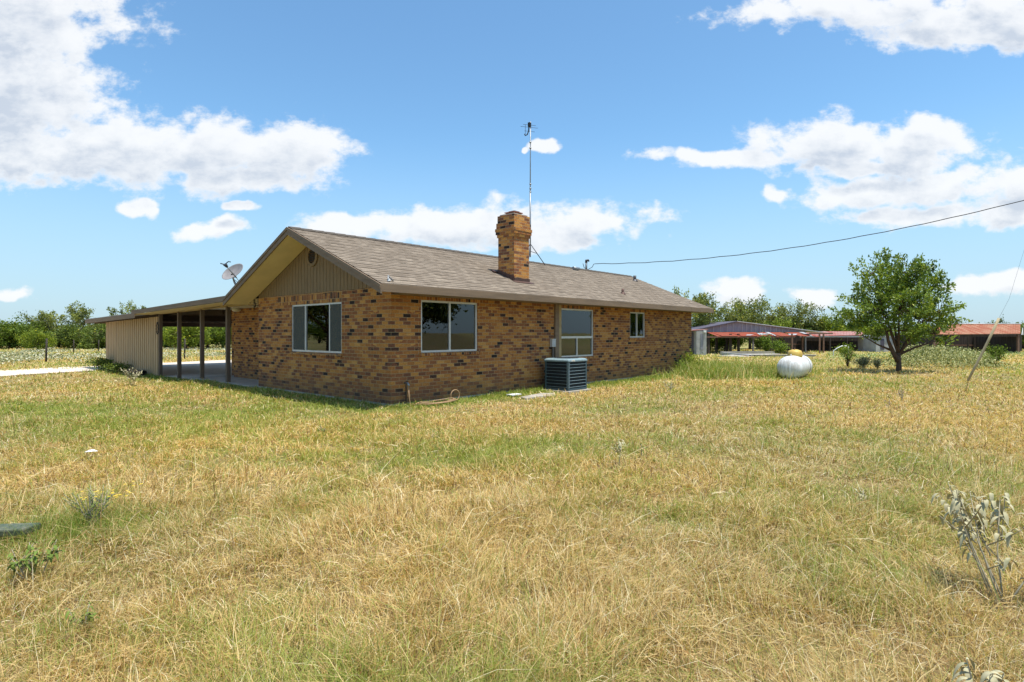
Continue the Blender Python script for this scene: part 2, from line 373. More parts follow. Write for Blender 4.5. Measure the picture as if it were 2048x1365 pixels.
I = (np.arange(ny - 1)[:, None] * nx + np.arange(nx - 1)[None]).ravel()
Fg = np.stack([I, I + 1, I + nx + 1, I + nx], 1)
cx = Vg[Fg].mean(1); g = green(cx[:, 0], cx[:, 1])[:, None]
far = sst((cx[:, 1] - 16) / 14)[:, None]
soil = SOIL[0] * (1 - g) + SOIL[1] * g
top = (STRAW * .80) * (1 - g) + GRN * .95 * g
fcg = soil * (1 - far) + top * far
M['ground'] = mat('turf_soil', (1, 1, 1), .95, .45, 14, spec=.1, bump=.8, bscale=30)
def fix_ground():
    t = M['ground'].node_tree; q = N(t); b = t.nodes['Principled BSDF']
    a = q.new('ShaderNodeAttribute', attribute_name='tone'); tcn = q.new('ShaderNodeTexCoord')
    n = q.noise(tcn.outputs['Object'], 9, 8, .7); n2 = q.noise(tcn.outputs['Object'], 1.1, 6, .65)
    c = q.mix(q.ss(n, .35, .65), a.outputs['Color'], q.mix(1., a.outputs['Color'], (.6, .58, .5, 1), 'MULTIPLY'))
    c = q.mix(q.m('MULTIPLY', q.ss(n2, .45, .65), .5), c, q.mix(1., c, (.75, 1.0, .7, 1), 'MULTIPLY'))
    q.link(c, b.inputs['Base Color'])
fix_ground()
gr = npmesh('ground', Vg, [(4, Fg)], fcg, 'ground'); tag(gr, 'dry grassy yard and pasture reaching the horizon', 'ground', kind='structure')
gr.data.polygons.foreach_set('use_smooth', [True] * len(gr.data.polygons))

def L2W(u, v): p = HC + HU * u + HV * v; return p.x, p.y
def strip(name, quads, m, dz, label, cat):
    """sheet following the ground, quads in house coordinates (u0,v0a,v0b,u1,v1a,v1b)"""
    V = []; F = []
    for (u0, a0, b0, u1, a1, b1) in quads:
        nu = max(2, int(abs(u1 - u0) / .5)); nv = 10
        for i in range(nu + 1):
            t = i / nu; uu = u0 + (u1 - u0) * t; a = a0 + (a1 - a0) * t; b = b0 + (b1 - b0) * t
            for j in range(nv + 1):
                wob = .12 * math.sin(uu * 1.7 + j) if j in (0, nv) else 0
                x, y = L2W(uu, a + (b - a) * j / nv + wob); V.append((x, y, gzf(x, y) + dz))
        o = len(V) - (nu + 1) * (nv + 1)
        F += [(o + i * (nv + 1) + j, o + (i + 1) * (nv + 1) + j, o + (i + 1) * (nv + 1) + j + 1, o + i * (nv + 1) + j + 1) for i in range(nu) for j in range(nv)]
    b = MB(); b.add(V, F, True); o = b.build(name, m)
    return tag(o, label, cat, kind='structure')
M['gravel'] = mat('gravel', (.66, .57, .47), .95, .6, 5, dark=(.45, .38, .29), bump=.8, bscale=70)
strip('driveway', [(-40, 14, 19.4, -5, 18.2, 22.6), (-5, 18.2, 22.6, 0.05, 20.4, 24.0), (.05, 10.9, 24.0, 9, 11.2, 27.5), (9, 11.2, 27.5, 40, 18, 27.5)], 'gravel', .03, 'pale gravel driveway passing under the carport', 'driveway')
sb = MB(); sb.box(-.12, 8, 6.2, 10.9, -.2, .07)
so = sb.build('patio', 'concrete', None, .01); so.location = HC; so.rotation_euler = (0, 0, HROT)
tag(so, 'concrete porch slab under the low roof beside the brick wall', 'patio', kind='structure')

# ------------------------------------------------------------------ house
house = thing('brick_house', 'single-storey brown brick house with low gable roof and brick chimney', 'house', HC, HROT)
L, Wd = 14.25, 6.08
ZT = 2.49; SL = .415; OVE = .6; OVG = .667; RZ = 4.0; HALF = 3.04
def roofz(v): return ZT + SL * (v + OVE) if v <= HALF else RZ - SL * (v - HALF)
# brick walls with openings
wb = MB(); T = .12; B0 = .08; BT = 2.51
def wall_u(b, y0, y1, x0, x1, z0, z1, holes):
    """wall running along x with window holes (x0,x1,z0,z1)"""
    cur = x0
    for (a, c, e, f) in sorted(holes):
        b.box(cur, a, y0, y1, z0, z1); b.box(a, c, y0, y1, z0, e); b.box(a, c, y0, y1, f, z1); cur = c
    b.box(cur, x1, y0, y1, z0, z1)
W1 = (.785, 2.496, 1.12, 2.26); W2 = (5.79, 7.416, .855, 2.24); W3w = (9.566, 10.566, 1.39, 2.24); WG = (1.867, 4.20, 1.08, 2.255)
wall_u(wb, 0, T, 0, L, B0, 2.47, [W1, W2, W3w])
cur = T
b = wb; a, c, e, f = WG
b.box(0, T, T, a, B0, BT); b.box(0, T, a, c, B0, e); b.box(0, T, a, c, f, BT); b.box(0, T, c, Wd, B0, BT)
wb.box(T, L - T, Wd - T, Wd, B0, 2.4); wb.box(L - T, L, T, Wd, B0, 2.47)
wb.box(.92, 1.04, Wd, 9.95, B0, 2.34); wb.box(1.04, 1.2, 9.83, 9.95, B0, 2.34); wb.box(1.2, 1.32, 9.95, 10.85, B0, 2.34); wb.box(1.32, L, 10.73, 10.85, B0, 2.34)
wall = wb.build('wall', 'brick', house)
g2 = MB(); g2.prism([(L, -.0, 2.47), (L, Wd, 2.47), (L, HALF, RZ - .1)], (-T, 0, 0)); g2.build('gable', 'siding', house)
fb = MB(); fb.box(-.015, L + .01, -.015, Wd + .01, -.35, B0 - .002); fb.box(.9, L, Wd + .012, 10.85, -.35, B0 - .004); fb.build('foundation', 'concrete', house)
# interior partitions
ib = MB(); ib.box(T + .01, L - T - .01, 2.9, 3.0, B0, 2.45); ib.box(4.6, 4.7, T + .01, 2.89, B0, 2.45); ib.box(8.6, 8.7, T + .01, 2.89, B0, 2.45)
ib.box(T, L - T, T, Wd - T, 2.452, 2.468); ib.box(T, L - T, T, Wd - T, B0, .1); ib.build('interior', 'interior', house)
# gable siding boards
sb = MB(); bw = .148; y = .0
RT = .17
while y < Wd:
    y1 = min(y + bw, Wd)
    za, zb = roofz(y) - RT, roofz(y1 - .012) - RT; m_ = HALF
    pts = [(.022, y, BT + .004), (.022, y1 - .012, BT + .004), (.022, y1 - .012, zb)]
    if y < m_ < y1 - .012: pts.append((.022, m_, roofz(m_) - RT))
    pts.append((.022, y, za)); sb.prism(pts, (-.02, 0, 0)); y = y1
sb.prism([(.05, 0, BT + .002), (.05, Wd, BT + .002), (.05, Wd, roofz(Wd) - RT), (.05, HALF, RZ - RT), (.05, 0, roofz(0) - RT)], (-.026, 0, 0))
sb.build('gable_siding', 'siding', house)
# gable vent
vc = (3.14, 3.40); gv = MB()
def ring(b, x0, x1, cy, cz, ro, ri, n=28, sy=1.):
    vs = []
    for xx in (x0, x1):
        for r in (ro, ri):
            for j in range(n):
                t = 2 * math.pi * j / n; vs.append((xx, cy + r * math.cos(t) * sy, cz + r * math.sin(t)))
    fs = []
    for j in range(n):
        k = (j + 1) % n
        fs += [(j, k, n + k, n + j), (2 * n + j, 3 * n + j, 3 * n + k, 2 * n + k), (j, 2 * n + j, 2 * n + k, k), (n + j, n + k, 3 * n + k, 3 * n + j)]
    b.add(vs, fs)
ring(gv, -.035, .0, *vc, .25, .175); gvo = gv.build('gable_vent', 'siding', house)
lv = MB()
for i in range(5):
    zz = vc[1] - .14 + i * .065; hw = math.sqrt(max(0, .172 ** 2 - (zz - vc[1]) ** 2))
    lv.add([(-.026, vc[0] - hw, zz), (-.026, vc[0] + hw, zz), (-.005, vc[0] + hw, zz + .042), (-.005, vc[0] - hw, zz + .042), (-.022, vc[0] - hw, zz - .006), (-.022, vc[0] + hw, zz - .006), (-.001, vc[0] + hw, zz + .036), (-.001, vc[0] - hw, zz + .036)],
           [(0, 1, 2, 3), (4, 7, 6, 5), (0, 4, 5, 1), (3, 2, 6, 7)])
lv.build('louver', 'darkwood', gvo)
bk = MB(); n = 28; bk.add([(-.0035, vc[0] + .178 * math.cos(2 * math.pi * j / n), vc[1] + .178 * math.sin(2 * math.pi * j / n)) for j in range(n)], [tuple(range(n))]); bk.build('vent_back', 'black', gvo)
# roof: stepped shingle courses
X0, X1 = -OVG, L + .6
rb = MB()
def slope(sign):
    run = HALF + OVE; nrow = 28; st = run / nrow
    for i in range(nrow):
        a = -OVE + i * st; c = a + st
        za = ZT + SL * (a + OVE); zc = ZT + SL * (c + OVE)
        ya, yc = (a, c) if sign > 0 else (2 * HALF - a, 2 * HALF - c)
        # undulating lower edge
        segs = 110; vs = []; fs = []
        for k in range(segs + 1):
            xx = X0 + (X1 - X0) * k / segs
            h = .013 + .005 * math.sin(k * 12.9898 + i * 78.2)
            vs += [(xx, ya, za - .002), (xx, ya, za + h), (xx, yc, zc + .001)]
        for k in range(segs):
            o = k * 3; fs += [(o, o + 3, o + 4, o + 1), (o + 1, o + 4, o + 5, o + 2)] if sign > 0 else [(o, o + 1, o + 4, o + 3), (o + 1, o + 2, o + 5, o + 4)]
        rb.add(vs, fs)
slope(1); slope(-1)
roof = rb.build('roof', 'shingle', house)
rd = MB(); t = .04
rd.prism([(X0 + .01, -OVE + .01, ZT - .006), (X0 + .01, HALF, RZ - .008), (X0 + .01, 2 * HALF + OVE - .01, ZT - .006), (X0 + .01, 2 * HALF + OVE - .01, ZT - t), (X0 + .01, HALF, RZ - t), (X0 + .01, -OVE + .01, ZT - t)], (X1 - X0 - .02, 0, 0)).build('roof_deck', 'darkwood', roof)
rc = MB()
for i in range(52):
    x = X0 + (X1 - X0) * i / 52; x2 = x + (X1 - X0) / 52
    rc.add([(x, HALF - .15, RZ - .15 * SL + .014), (x, HALF, RZ + .026), (x, HALF + .15, RZ - .15 * SL + .014), (x2, HALF - .15, RZ - .15 * SL + .024), (x2, HALF, RZ + .036), (x2, HALF + .15, RZ - .15 * SL + .024), ],
           [(0, 3, 4, 1), (1, 4, 5, 2), (3, 5, 4), (0, 1, 2)])
M['ridge'] = mat('ridge_cap', (.10, .085, .07), .95, .5, 10, spec=.1)
rc.build('ridge_cap', 'ridge', roof)
# fascia, rake boards
fa = MB(); fa.box(X0 - .0, X1, -OVE - .03, -OVE, 2.33, ZT - .004); fa.box(X0, X1, 2 * HALF + OVE, 2 * HALF + OVE + .03, 2.33, ZT - .004)
for gx in (2.6, 5.2, 8.7, 12.0): pass
fa.build('fascia', 'trim', house, .004)
def rake(xa, xb):
    r = MB()
    for (ya, za, yb, zb) in ((-OVE - .03, ZT - .012 - .03 * SL, HALF, RZ - .004), (2 * HALF + OVE + .03, ZT - .012 - .03 * SL, HALF, RZ - .004)):
        r.prism([(xa, ya, za), (xa, yb, zb), (xa, yb, zb - .17), (xa, ya, za - .17)], (xb - xa, 0, 0))
        r.prism([(xa - .02, ya, za + .008), (xa - .02, yb, zb + .008), (xa - .02, yb, zb - .06), (xa - .02, ya, za - .06)], (.018, 0, 0))
    return r.build('rake_board', 'trim', house)
rake(X0 - .032, X0 - .002); rake(X1 + .002, X1 + .03)
# soffits
sf = MB()
for sgn in (1, -1):
    yf = lambda y: y if sgn > 0 else 2 * HALF - y
    sf.add([(X0, yf(-OVE), ZT - .155), (X0, yf(HALF), RZ - .165), (-.002, yf(HALF), RZ - .165), (-.002, yf(-OVE), ZT - .155)], [(0, 1, 2, 3)])
sf.build('soffit', 'soffit', house)
sf = MB(); sf.box(0.0, X1, -OVE, -.002, 2.336, 2.348); sf.build('soffit', 'trim', house)
fz = MB(); fz.box(.005, L, -.022, -.002, 2.26 + .2, 2.336 + .1); 
# soldier courses and rowlock sills
sc = MB()
for (a, c, e, f) in (W1, W2, W3w): sc = MB(); sc.box(a - .05, c + .08, -.004, .0, f + .002, min(f + .21, 2.336)); sc.build('lintel', 'soldier', house)
sc = MB(); sc.box(-.004, 0, WG[0] - .0, 4.95, WG[3] + .003, BT - .035)
sc.build('lintel', 'soldier', house)
# windows
def window(kind, hole, axis):
    a, c, e, f = hole; fr = MB(); t_ = .042
    def bx(b, p0, p1, d0, d1, z0, z1):
        if axis == 'u': b.box(p0, p1, d0, d1, z0, z1)
        else: b.box(d0, d1, p0, p1, z0, z1)
    d0, d1 = .018, .085
    for (p0, p1, z0, z1) in ((a, a + t_, e, f), (c - t_, c, e, f), (a + t_, c - t_, e, e + t_), (a + t_, c - t_, f - t_, f)): bx(fr, p0, p1, d0, d1, z0, z1)
    o = fr.build('window', 'alu', house)
    mu = MB(); pn = []; ai, ci, ei, fi = a + t_, c - t_, e + t_, f - t_
    if kind == 'pair':
        m_ = (a + c) / 2; bx(mu, m_ - .022, m_ + .022, d0 + .005, d1 - .005, ei, fi); pn = [(ai, m_ - .022, ei, fi), (m_ + .022, ci, ei, fi)]
    elif kind == 'triple':
        bx(mu, 3.53, 3.57, d0 + .005, d1 - .005, ei, fi); mu.build('mullion', 'alu', o); mu = MB(); bx(mu, 2.40, 2.44, d0 + .005, d1 - .005, ei, fi)
        pn = [(ai, 2.40, ei, fi), (2.44, 3.53, ei, fi), (3.57, ci, ei, fi)]
    else:
        m_ = 6.60; zz = 1.42; bx(mu, ai, ci, d0 + .005, d1 - .005, zz - .03, zz + .03); bx(mu, m_ - .022, m_ + .022, d0 + .005, d1 - .005, ei, zz - .03)
        pn = [(ai, ci, zz + .03, fi), (ai, m_ - .022, ei, zz - .03), (m_ + .022, ci, ei, zz - .03)]
    mu.build('mullion', 'alu', o)
    for (p0, p1, z0, z1) in pn:
        g_ = MB(); bx(g_, p0, p1, .048, .053, z0, z1); g_.build('pane', 'glass', o)
    s_ = MB()
    if axis == 'u': s_.prism([(a - .06, -.035, e - .075), (a - .06, -.035, e - .02), (a - .06, .0, e - .003), (a - .06, .0, e - .075)], (c - a + .12, 0, 0))
    else: s_.prism([(-.035, a - .04, e - .075), (0, a - .04, e - .075), (0, a - .04, e - .003), (-.035, a - .04, e - .02)], (0, c - a + .1, 0))
    s_.build('sill', 'soldier', o)
    return o, bx
w1, bx = window('pair', W1, 'u'); cb = MB(); bx(cb, 2.31, 2.44, .09, .11, 1.17, 2.2); cb.build('curtain', 'curtain', w1)
w2, bx = window('picture', W2, 'u'); cb = MB()
for i in range(5): bx(cb, 7.12 + i * .05, 7.16 + i * .05, .10 + (i % 2) * .02, .115 + (i % 2) * .02, .92, 2.18)
cb.build('curtain', 'curtain', w2)
w3, bx = window('pair', W3w, 'u'); cb = MB()
for i in range(5): bx(cb, 10.26 + i * .05, 10.30 + i * .05, .10 + (i % 2) * .02, .115 + (i % 2) * .02, 1.43, 2.18)
cb.build('curtain', 'curtain', w3)
wg, bx = window('triple', WG, 'v')
for (p0, p1) in ((1.91, 2.40), (3.57, 4.158)):
    cb = MB(); bx(cb, p0, p1, .030, .032, 1.125, 2.21)
    M.setdefault('screenmesh', None)
    if M['screenmesh'] is None:
        m_ = bpy.data.materials.new('screen_mesh'); m_.use_nodes = True; q = N(m_.node_tree)
        tr = q.new('ShaderNodeBsdfTransparent'); mx = q.new('ShaderNodeMixShader'); mx.inputs[0].default_value = .62
        pb = m_.node_tree.nodes['Principled BSDF']; pb.inputs['Base Color'].default_value = (.10, .105, .09, 1); pb.inputs['Roughness'].default_value = .9
        q.link(tr.outputs[0], mx.inputs[1]); q.link(pb.outputs[0], mx.inputs[2]); q.link(mx.outputs[0], m_.node_tree.nodes['Material Output'].inputs[0]); M['screenmesh'] = m_
    cb.build('screen', 'screenmesh', wg)
# vertical trim board beside the picture window
vb = MB(); vb.box(5.47, 5.64, -.05, -.001, .09, 2.332); vb.build('trim_board', 'trim', house)
vb = MB(); vb.box(5.642, 5.785, -.02, -.001, .80, 2.332); vb.build('jamb', 'beam', house)
# chimney
ch = MB(); cu0, cu1, cv0, cv1 = 4.31, 4.93, .45, 1.03
def cb_(e, z0, z1): ch.box(cu0 - e, cu1 + e, cv0 - e, cv1 + e, z0, z1)
cb_(0, 2.55, 4.14); cb_(.024, 4.14, 4.22); cb_(.05, 4.22, 4.30); cb_(.062, 4.30, 4.38); cb_(.038, 4.38, 4.53); cb_(.014, 4.53, 4.73)
cho = ch.build('chimney', 'chimney', house)
fl = MB(); fl.prism([(cu0 + .03, cv0 + .03, 4.73), (cu1 - .03, cv0 + .03, 4.73), (cu1 - .03, cv1 - .03, 4.73), (cu0 + .03, cv1 - .03, 4.73)], (0, 0, .04)); fl.build('mortar_cap', 'concrete', cho)
M['flue'] = mat('clay_flue', (.28, .10, .06), .8, .5, 10, dark=(.05, .03, .03))
fl = MB(); fl.box(cu0 + .15, cu1 - .15, cv0 + .14, cv1 - .14, 4.77, 4.82); fl.box(cu0 + .12, cu1 - .12, cv0 + .11, cv1 - .11, 4.82, 4.845); fl.build('flue', 'flue', cho, .01)
fl = MB(); fl.box(cu0 + .2, cu1 - .2, cv0 + .17, cv1 - .2, 4.845, 4.875); fl.build('flue_cap', 'darkmetal', cho)
fl = MB()
fl.prism([(cu0 - .006, cv0 - .02, roofz(cv0) + .0), (cu0 - .006, cv1 + .02, roofz(cv1)), (cu0 - .006, cv1 + .02, roofz(cv1) + .12), (cu0 - .006, cv0 - .02, roofz(cv0) + .12)], (.005, 0, 0))
for i in range(4):
    y_ = cv0 + .02 + i * .14; fl.box(cu0 - .012, cu0 - .007, y_, y_ + .015, roofz(y_) + .02, roofz(y_) + .17 - i * .01)
fl.box(cu0 - .03, cu1 + .03, cv0 - .006, cv0 - .001, roofz(cv0) - .02, roofz(cv0) + .10)
fl.prism([(cu0 - .08, cv0 - .14, roofz(cv0 - .14) + .018), (cu1 + .08, cv0 - .14, roofz(cv0 - .14) + .018), (cu1 + .08, cv0 - .006, roofz(cv0) + .016), (cu0 - .08, cv0 - .006, roofz(cv0) + .016)], (0, 0, .004))
fl.prism([(cu0 - .16, cv1 + .0, roofz(cv1) + .02), (cu0 - .012, cv1 + .0, roofz(cv1) + .02), (cu0 - .012, cv1 + .1, roofz(cv1 + .1) + .02), (cu0 - .16, cv1 + .1, roofz(cv1 + .1) + .02)], (0, 0, .04))
M['flash'] = mat('flashing', (.11, .06, .045), .6, .5, 10, metal=.3)
fl.build('flashing', 'flash', cho)
# roof fittings
def pipe(u_, v_, h, r, name='vent_pipe', m='darkmetal'):
    b = MB(); z = roofz(v_); b.tube([(u_, v_, z - .05), (u_, v_, z + h)], r, 12)
    b.lathe([(r * 2.2, z - .06 + .04), (r * 1.3, z + .05), (r, z + .07)], 12, Matrix.Translation((u_, v_, 0)))
    return b.build(name, m, house)
pipe(9.53, .25, .17, .045, m='flash'); pipe(13.9, 2.3, .22, .06)
for (u_, v_) in ((6.35, 2.72), (10.3, 2.74)):
    b = MB(); z = roofz(v_) + .07; b.tube([(u_ - .17, v_ - .03, z), (u_ + .17, v_ - .06, z - .01)], .055, 12); b.box(u_ - .12, u_ + .12, v_ - .05, v_ + .02, z - .09, z - .045); b.build('roof_jack', 'graymetal', house)
b = MB(); z = roofz(-.48) + .01
b.tube([(-.42, -.48, z), (-.36, -.40, z + .12), (-.28, -.46, z + .02)], .014, 6); b.tube([(-.36, -.40, z + .12), (-.30, -.34, z + .06)], .014, 6); b.prism([(-.44, -.5, z), (-.36, -.5, z + .02), (-.36, -.40, z + .09)], (0, .012, .0)); b.build('wire_bracket', 'graymetal', house)
# ------------------------------------------------------------------ carport with porch
cp = thing('carport', 'low flat carport and porch roof on brown posts with tan corrugated wall', 'carport', HC, HROT)
def az(v): return 2.585 - .0205 * (v - 6.4)
def bz(v): return 2.30 - .0165 * (v - 14.9)
ra = MB(); ra.prism([(-.6, 6.42, az(6.42)), (-.6, 15.35, az(15.35)), (-.6, 15.35, az(15.35) - .05), (-.6, 6.42, az(6.42) - .05)], (7.6, 0, 0)); ra.build('porch_roof', 'ridge', cp)
ra = MB(); ra.prism([(-.632, 6.45, az(6.45) - .008), (-.632, 15.38, az(15.38) - .008), (-.632, 15.38, az(15.38) - .155), (-.632, 6.45, az(6.45) - .155)], (.03, 0, 0)); ra.build('fascia', 'trim', cp)
ra = MB(); ra.prism([(-.62, 14.9, bz(14.9)), (-.62, 22.4, bz(22.4)), (-.62, 22.4, bz(22.4) - .02), (-.62, 14.9, bz(14.9) - .02)], (7.6, 0, 0))
ra.build('carport_roof', 'galvlight', cp)
ra = MB(); ra.prism([(-.652, 14.95, bz(14.95) - .022), (-.652, 22.4, bz(22.4) - .022), (-.652, 22.4, bz(22.4) - .2), (-.652, 14.95, bz(14.95) - .2)], (.03, 0, 0)); ra.box(-.62, 6.9, 22.37, 22.4, bz(22.4) - .2, bz(22.4) - .022); ra.build('fascia', 'trim', cp)
ra = MB(); ra.prism([(-.03, Wd + .01, 2.50), (-.03, 14.3, 2.37), (-.03, 14.3, 2.235), (-.03, Wd + .01, 2.345)], (.06, 0, 0)); ra.build('beam', 'beam', cp)
ra = MB(); ra.prism([(-.6, 6.7, 2.405), (-.6, 15.2, 2.235 + .0), (-.032, 15.2, 2.235), (-.032, 6.7, 2.405)], (0, 0, .008)); ra.build('soffit', 'soffit', cp)
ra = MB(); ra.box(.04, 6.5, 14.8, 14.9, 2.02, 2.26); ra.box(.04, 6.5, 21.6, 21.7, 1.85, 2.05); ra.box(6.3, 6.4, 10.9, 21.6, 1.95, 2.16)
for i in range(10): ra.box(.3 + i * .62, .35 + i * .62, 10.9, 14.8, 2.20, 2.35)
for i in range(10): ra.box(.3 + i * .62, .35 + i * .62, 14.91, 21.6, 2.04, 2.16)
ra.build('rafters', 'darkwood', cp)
ra = MB(); ra.box(.04, 6.6, Wd + .02, 10.85, 2.345, 2.36); ra.build('ceiling', 'white', cp)
for i, v_ in enumerate((8.12, 10.16, 12.24, 14.2)):
    b = MB(); b.box(-.055, .055, v_ - .055, v_ + .055, -.16, 2.49 - .016 * (v_ - 6) - .115); b.build('post', 'post', cp, .004)
for (u_, v_) in ((6.35, 14.85), (6.35, 21.65)):
    b = MB(); b.box(u_ - .06, u_ + .06, v_ - .06, v_ + .06, -.2, 2.0); b.build('post', 'post', cp)
cw = MB(); vs = []; cols_ = []
for i in range(28):
    v0_ = 14.32 + 7.18 * i / 28; w_ = 7.18 / 28
    for (f_, d_) in ((0, 0), (.10, -.075), (.56, -.078), (.66, 0)): cols_.append((v0_ + f_ * w_, d_))
cols_.append((21.5, 0)); n = len(cols_) - 1
for (v_, d) in cols_:
    zt = 2.15 - .018 * (v_ - 14.3); vs += [(d, v_, -.22), (d, v_, zt), (d + .004, v_, zt), (d + .004, v_, -.22)]
fs = []
for i in range(n): o = i * 4; fs += [(o, o + 1, o + 5, o + 4), (o + 3, o + 7, o + 6, o + 2), (o + 1, o + 2, o + 6, o + 5)]
cw.add(vs, fs); cw.build('corrugated_wall', 'corr', cp)
cw = MB(); cw.box(-.03, .03, 21.5, 21.56, -.2, 2.02); cw.build('corner_trim', 'beam', cp)
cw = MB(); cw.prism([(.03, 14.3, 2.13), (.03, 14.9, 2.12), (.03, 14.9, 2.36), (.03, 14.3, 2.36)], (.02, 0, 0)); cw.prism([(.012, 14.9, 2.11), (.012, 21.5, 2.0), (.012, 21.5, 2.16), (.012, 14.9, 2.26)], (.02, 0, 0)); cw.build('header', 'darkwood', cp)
# porch lamp
pl = thing('porch_lamp', 'round white lamp on the porch ceiling behind the posts', 'lamp', HC + HU * .75 + HV * 9.35 + Vector((0, 0, 2.345)))
M['lampglass'] = mat('opal_glass', (.75, .72, .62), .3, .1, 5)
b = MB(); b.lathe([(.0, -.0), (.11, -.0), (.11, -.02), (.0, -.02)], 20); b.build('base', 'white', pl)
b = MB(); b.lathe([(.10, -.021), (.13, -.04), (.135, -.07), (.10, -.10), (.04, -.12), (0, -.122)], 20); b.build('lamp_shade', 'lampglass', pl)
# cable coil on first post
cc = MB(); pts = []
for i in range(60): t = i / 59 * 4 * math.pi; pts.append((-.075 - .008 * (i % 3), 14.28 + .10 * math.cos(t) + .01 * i / 60, 1.72 + .22 * math.sin(t)))
cc.tube(pts, .012, 6); o = cc.build('cable_coil', 'black'); o.location = HC; o.rotation_euler = (0, 0, HROT); tag(o, 'black cable coiled and hung at the post beside the corrugated wall', 'cable')
# wire along beam and wire bundle at the eave
cc = MB(); cc.tube([(-.05, 14 - i * .3, 2.30 + .012 * i * .3 + .03 * math.sin(i * .7) + (.04 if i > 20 else 0)) for i in range(26)], .007, 5)
cc.tube([(-.05, 6.2 + .05 * math.sin(i), 2.46 - .03 * i + .05 * math.sin(i * 2.1)) for i in range(9)], .012, 5)
o = cc.build('phone_wire', 'black'); o.location = HC; o.rotation_euler = (0, 0, HROT); tag(o, 'thin dark wire stapled along the porch beam', 'wire')
# ------------------------------------------------------------------ satellite dish
sd = thing('satellite_dish', 'gray oval satellite dish above the porch end of the roof', 'satellite dish', HC + HU * -.42 + HV * 6.42 + Vector((0, 0, 2.57)))
nrm = Vector((-.25, -.75, .6)).normalized(); ctr = Vector((-.06, -.06, .60))
xax = Vector((.80, .2, .57)); xax = (xax - nrm * xax.dot(nrm)).normalized(); yax = nrm.cross(xax)
mt = Matrix((xax, yax, nrm)).transposed().to_4x4(); mt.translation = ctr
dm = MB(); prof = [(r, .09 * (r / .31) ** 2) for r in (0.001, .06, .12, .18, .24, .29, .31)] + [(.318, .088), (.31, .078)] + [(r, .09 * (r / .31) ** 2 - .012) for r in (.24, .12, .001)]
dm.lathe(prof, 32, mt @ Matrix.Diagonal((1, .86, 1, 1))); M['dish'] = mat('dish_paint', (.27, .25, .245), .5, .7, 6, dark=(.16, .15, .15)); dm.build('reflector', 'dish', sd)
b = MB(); b.tube([(.02, .02, 0), (.0, .0, .18), (-.08, -.02, .36), (-.12, -.06, .55), ctr - nrm * .03], .024, 8); b.build('mast', 'graymetal', sd)
b = MB(); b.box(-.15, -.05, -.08, .03, .50, .60); b.build('bracket', 'darkmetal', sd, .01)
fp = ctr + nrm * .44 + yax * -.16 * (1 if yax.z < 0 else -1) * -1
low = ctr - (yax if yax.z > 0 else -yax) * .24
b = MB(); b.tube([low, low.lerp(fp, .95)], .017, 6); b.build('arm', 'graymetal', sd)
b = MB(); b.tube([low.lerp(fp, .86), low.lerp(fp, 1.08)], [.03, .055], 8)
b.tube([fp + Vector((-.06, 0, .03)), fp + Vector((-.14, 0, .05))], .014, 6); b.build('feed_horn', 'darkmetal', sd)
b = MB(); b.tube([fp + Vector((.02, 0, .06)), fp + Vector((.07, 0, .10)), fp + Vector((.13, .0, .09))], .014, 6); b.build('receiver', 'darkmetal', sd)
b = MB(); b.tube([low, low + Vector((.1, 0, -.14)), low + Vector((.04, 0, -.12)), low + Vector((-.07, 0, -.04)), low + Vector((-.03, 0, -.12)), low + Vector((.1, 0, -.34))], .007, 5); b.build('cable', 'black', sd)
# ------------------------------------------------------------------ TV antenna
ta = thing('tv_antenna', 'tall thin metal antenna mast on a tripod behind the chimney', 'antenna', HC + HU * 8.06 + HV * 3.04 + Vector((0, 0, 4.02)), HROT)
b = MB(); b.tube([(0, 0, .15), (.02, .01, 1.2), (.0, .0, 2.4)], .024, 8); b.tube([(.0, .0, 2.35), (.02, 0, 4.84)], .017, 8)
for z in (.9, 2.38, 2.5, 2.65, 3.9, 4.1): b.tube([(0.01, 0, z), (.01, 0, z + .05)], .033, 8)
b.build('mast', 'graymetal', ta)
for (dx, dy) in ((.42, -.32), (-.45, -.30), (.0, .55)):
    b = MB(); b.tube([(0, 0, .62), (dx, dy, -abs(dy) * SL + .02)], .014, 6); b.build('leg', 'darkmetal', ta)
b = MB(); b.tube([(0, 0, .35), (.2, -.15, .28)], .01, 6); b.tube([(0, 0, .35), (-.2, -.13, .28)], .01, 6); b.build('brace', 'darkmetal', ta)
b = MB()
for z, l in ((4.72, .22), (4.64, .3), (4.5, .18)): b.tube([(-l, l * .6, z), (l * .8, -l * .5, z)], .006, 5)
b.tube([(-.14, .1, 4.72), (-.14, .1, 4.38)], .006, 5); b.build('elements', 'darkmetal', ta)
b = MB(); b.tube([(-.03, .02, 4.8), (-.05, .03, 4.5), (-.09, .06, 4.38), (-.15, .1, 4.34), (-.17, .11, 4.40)], .02, 6); b.box(-.07, .02, -.03, .05, 4.66, 4.8); b.build('balun_box', 'black', ta)
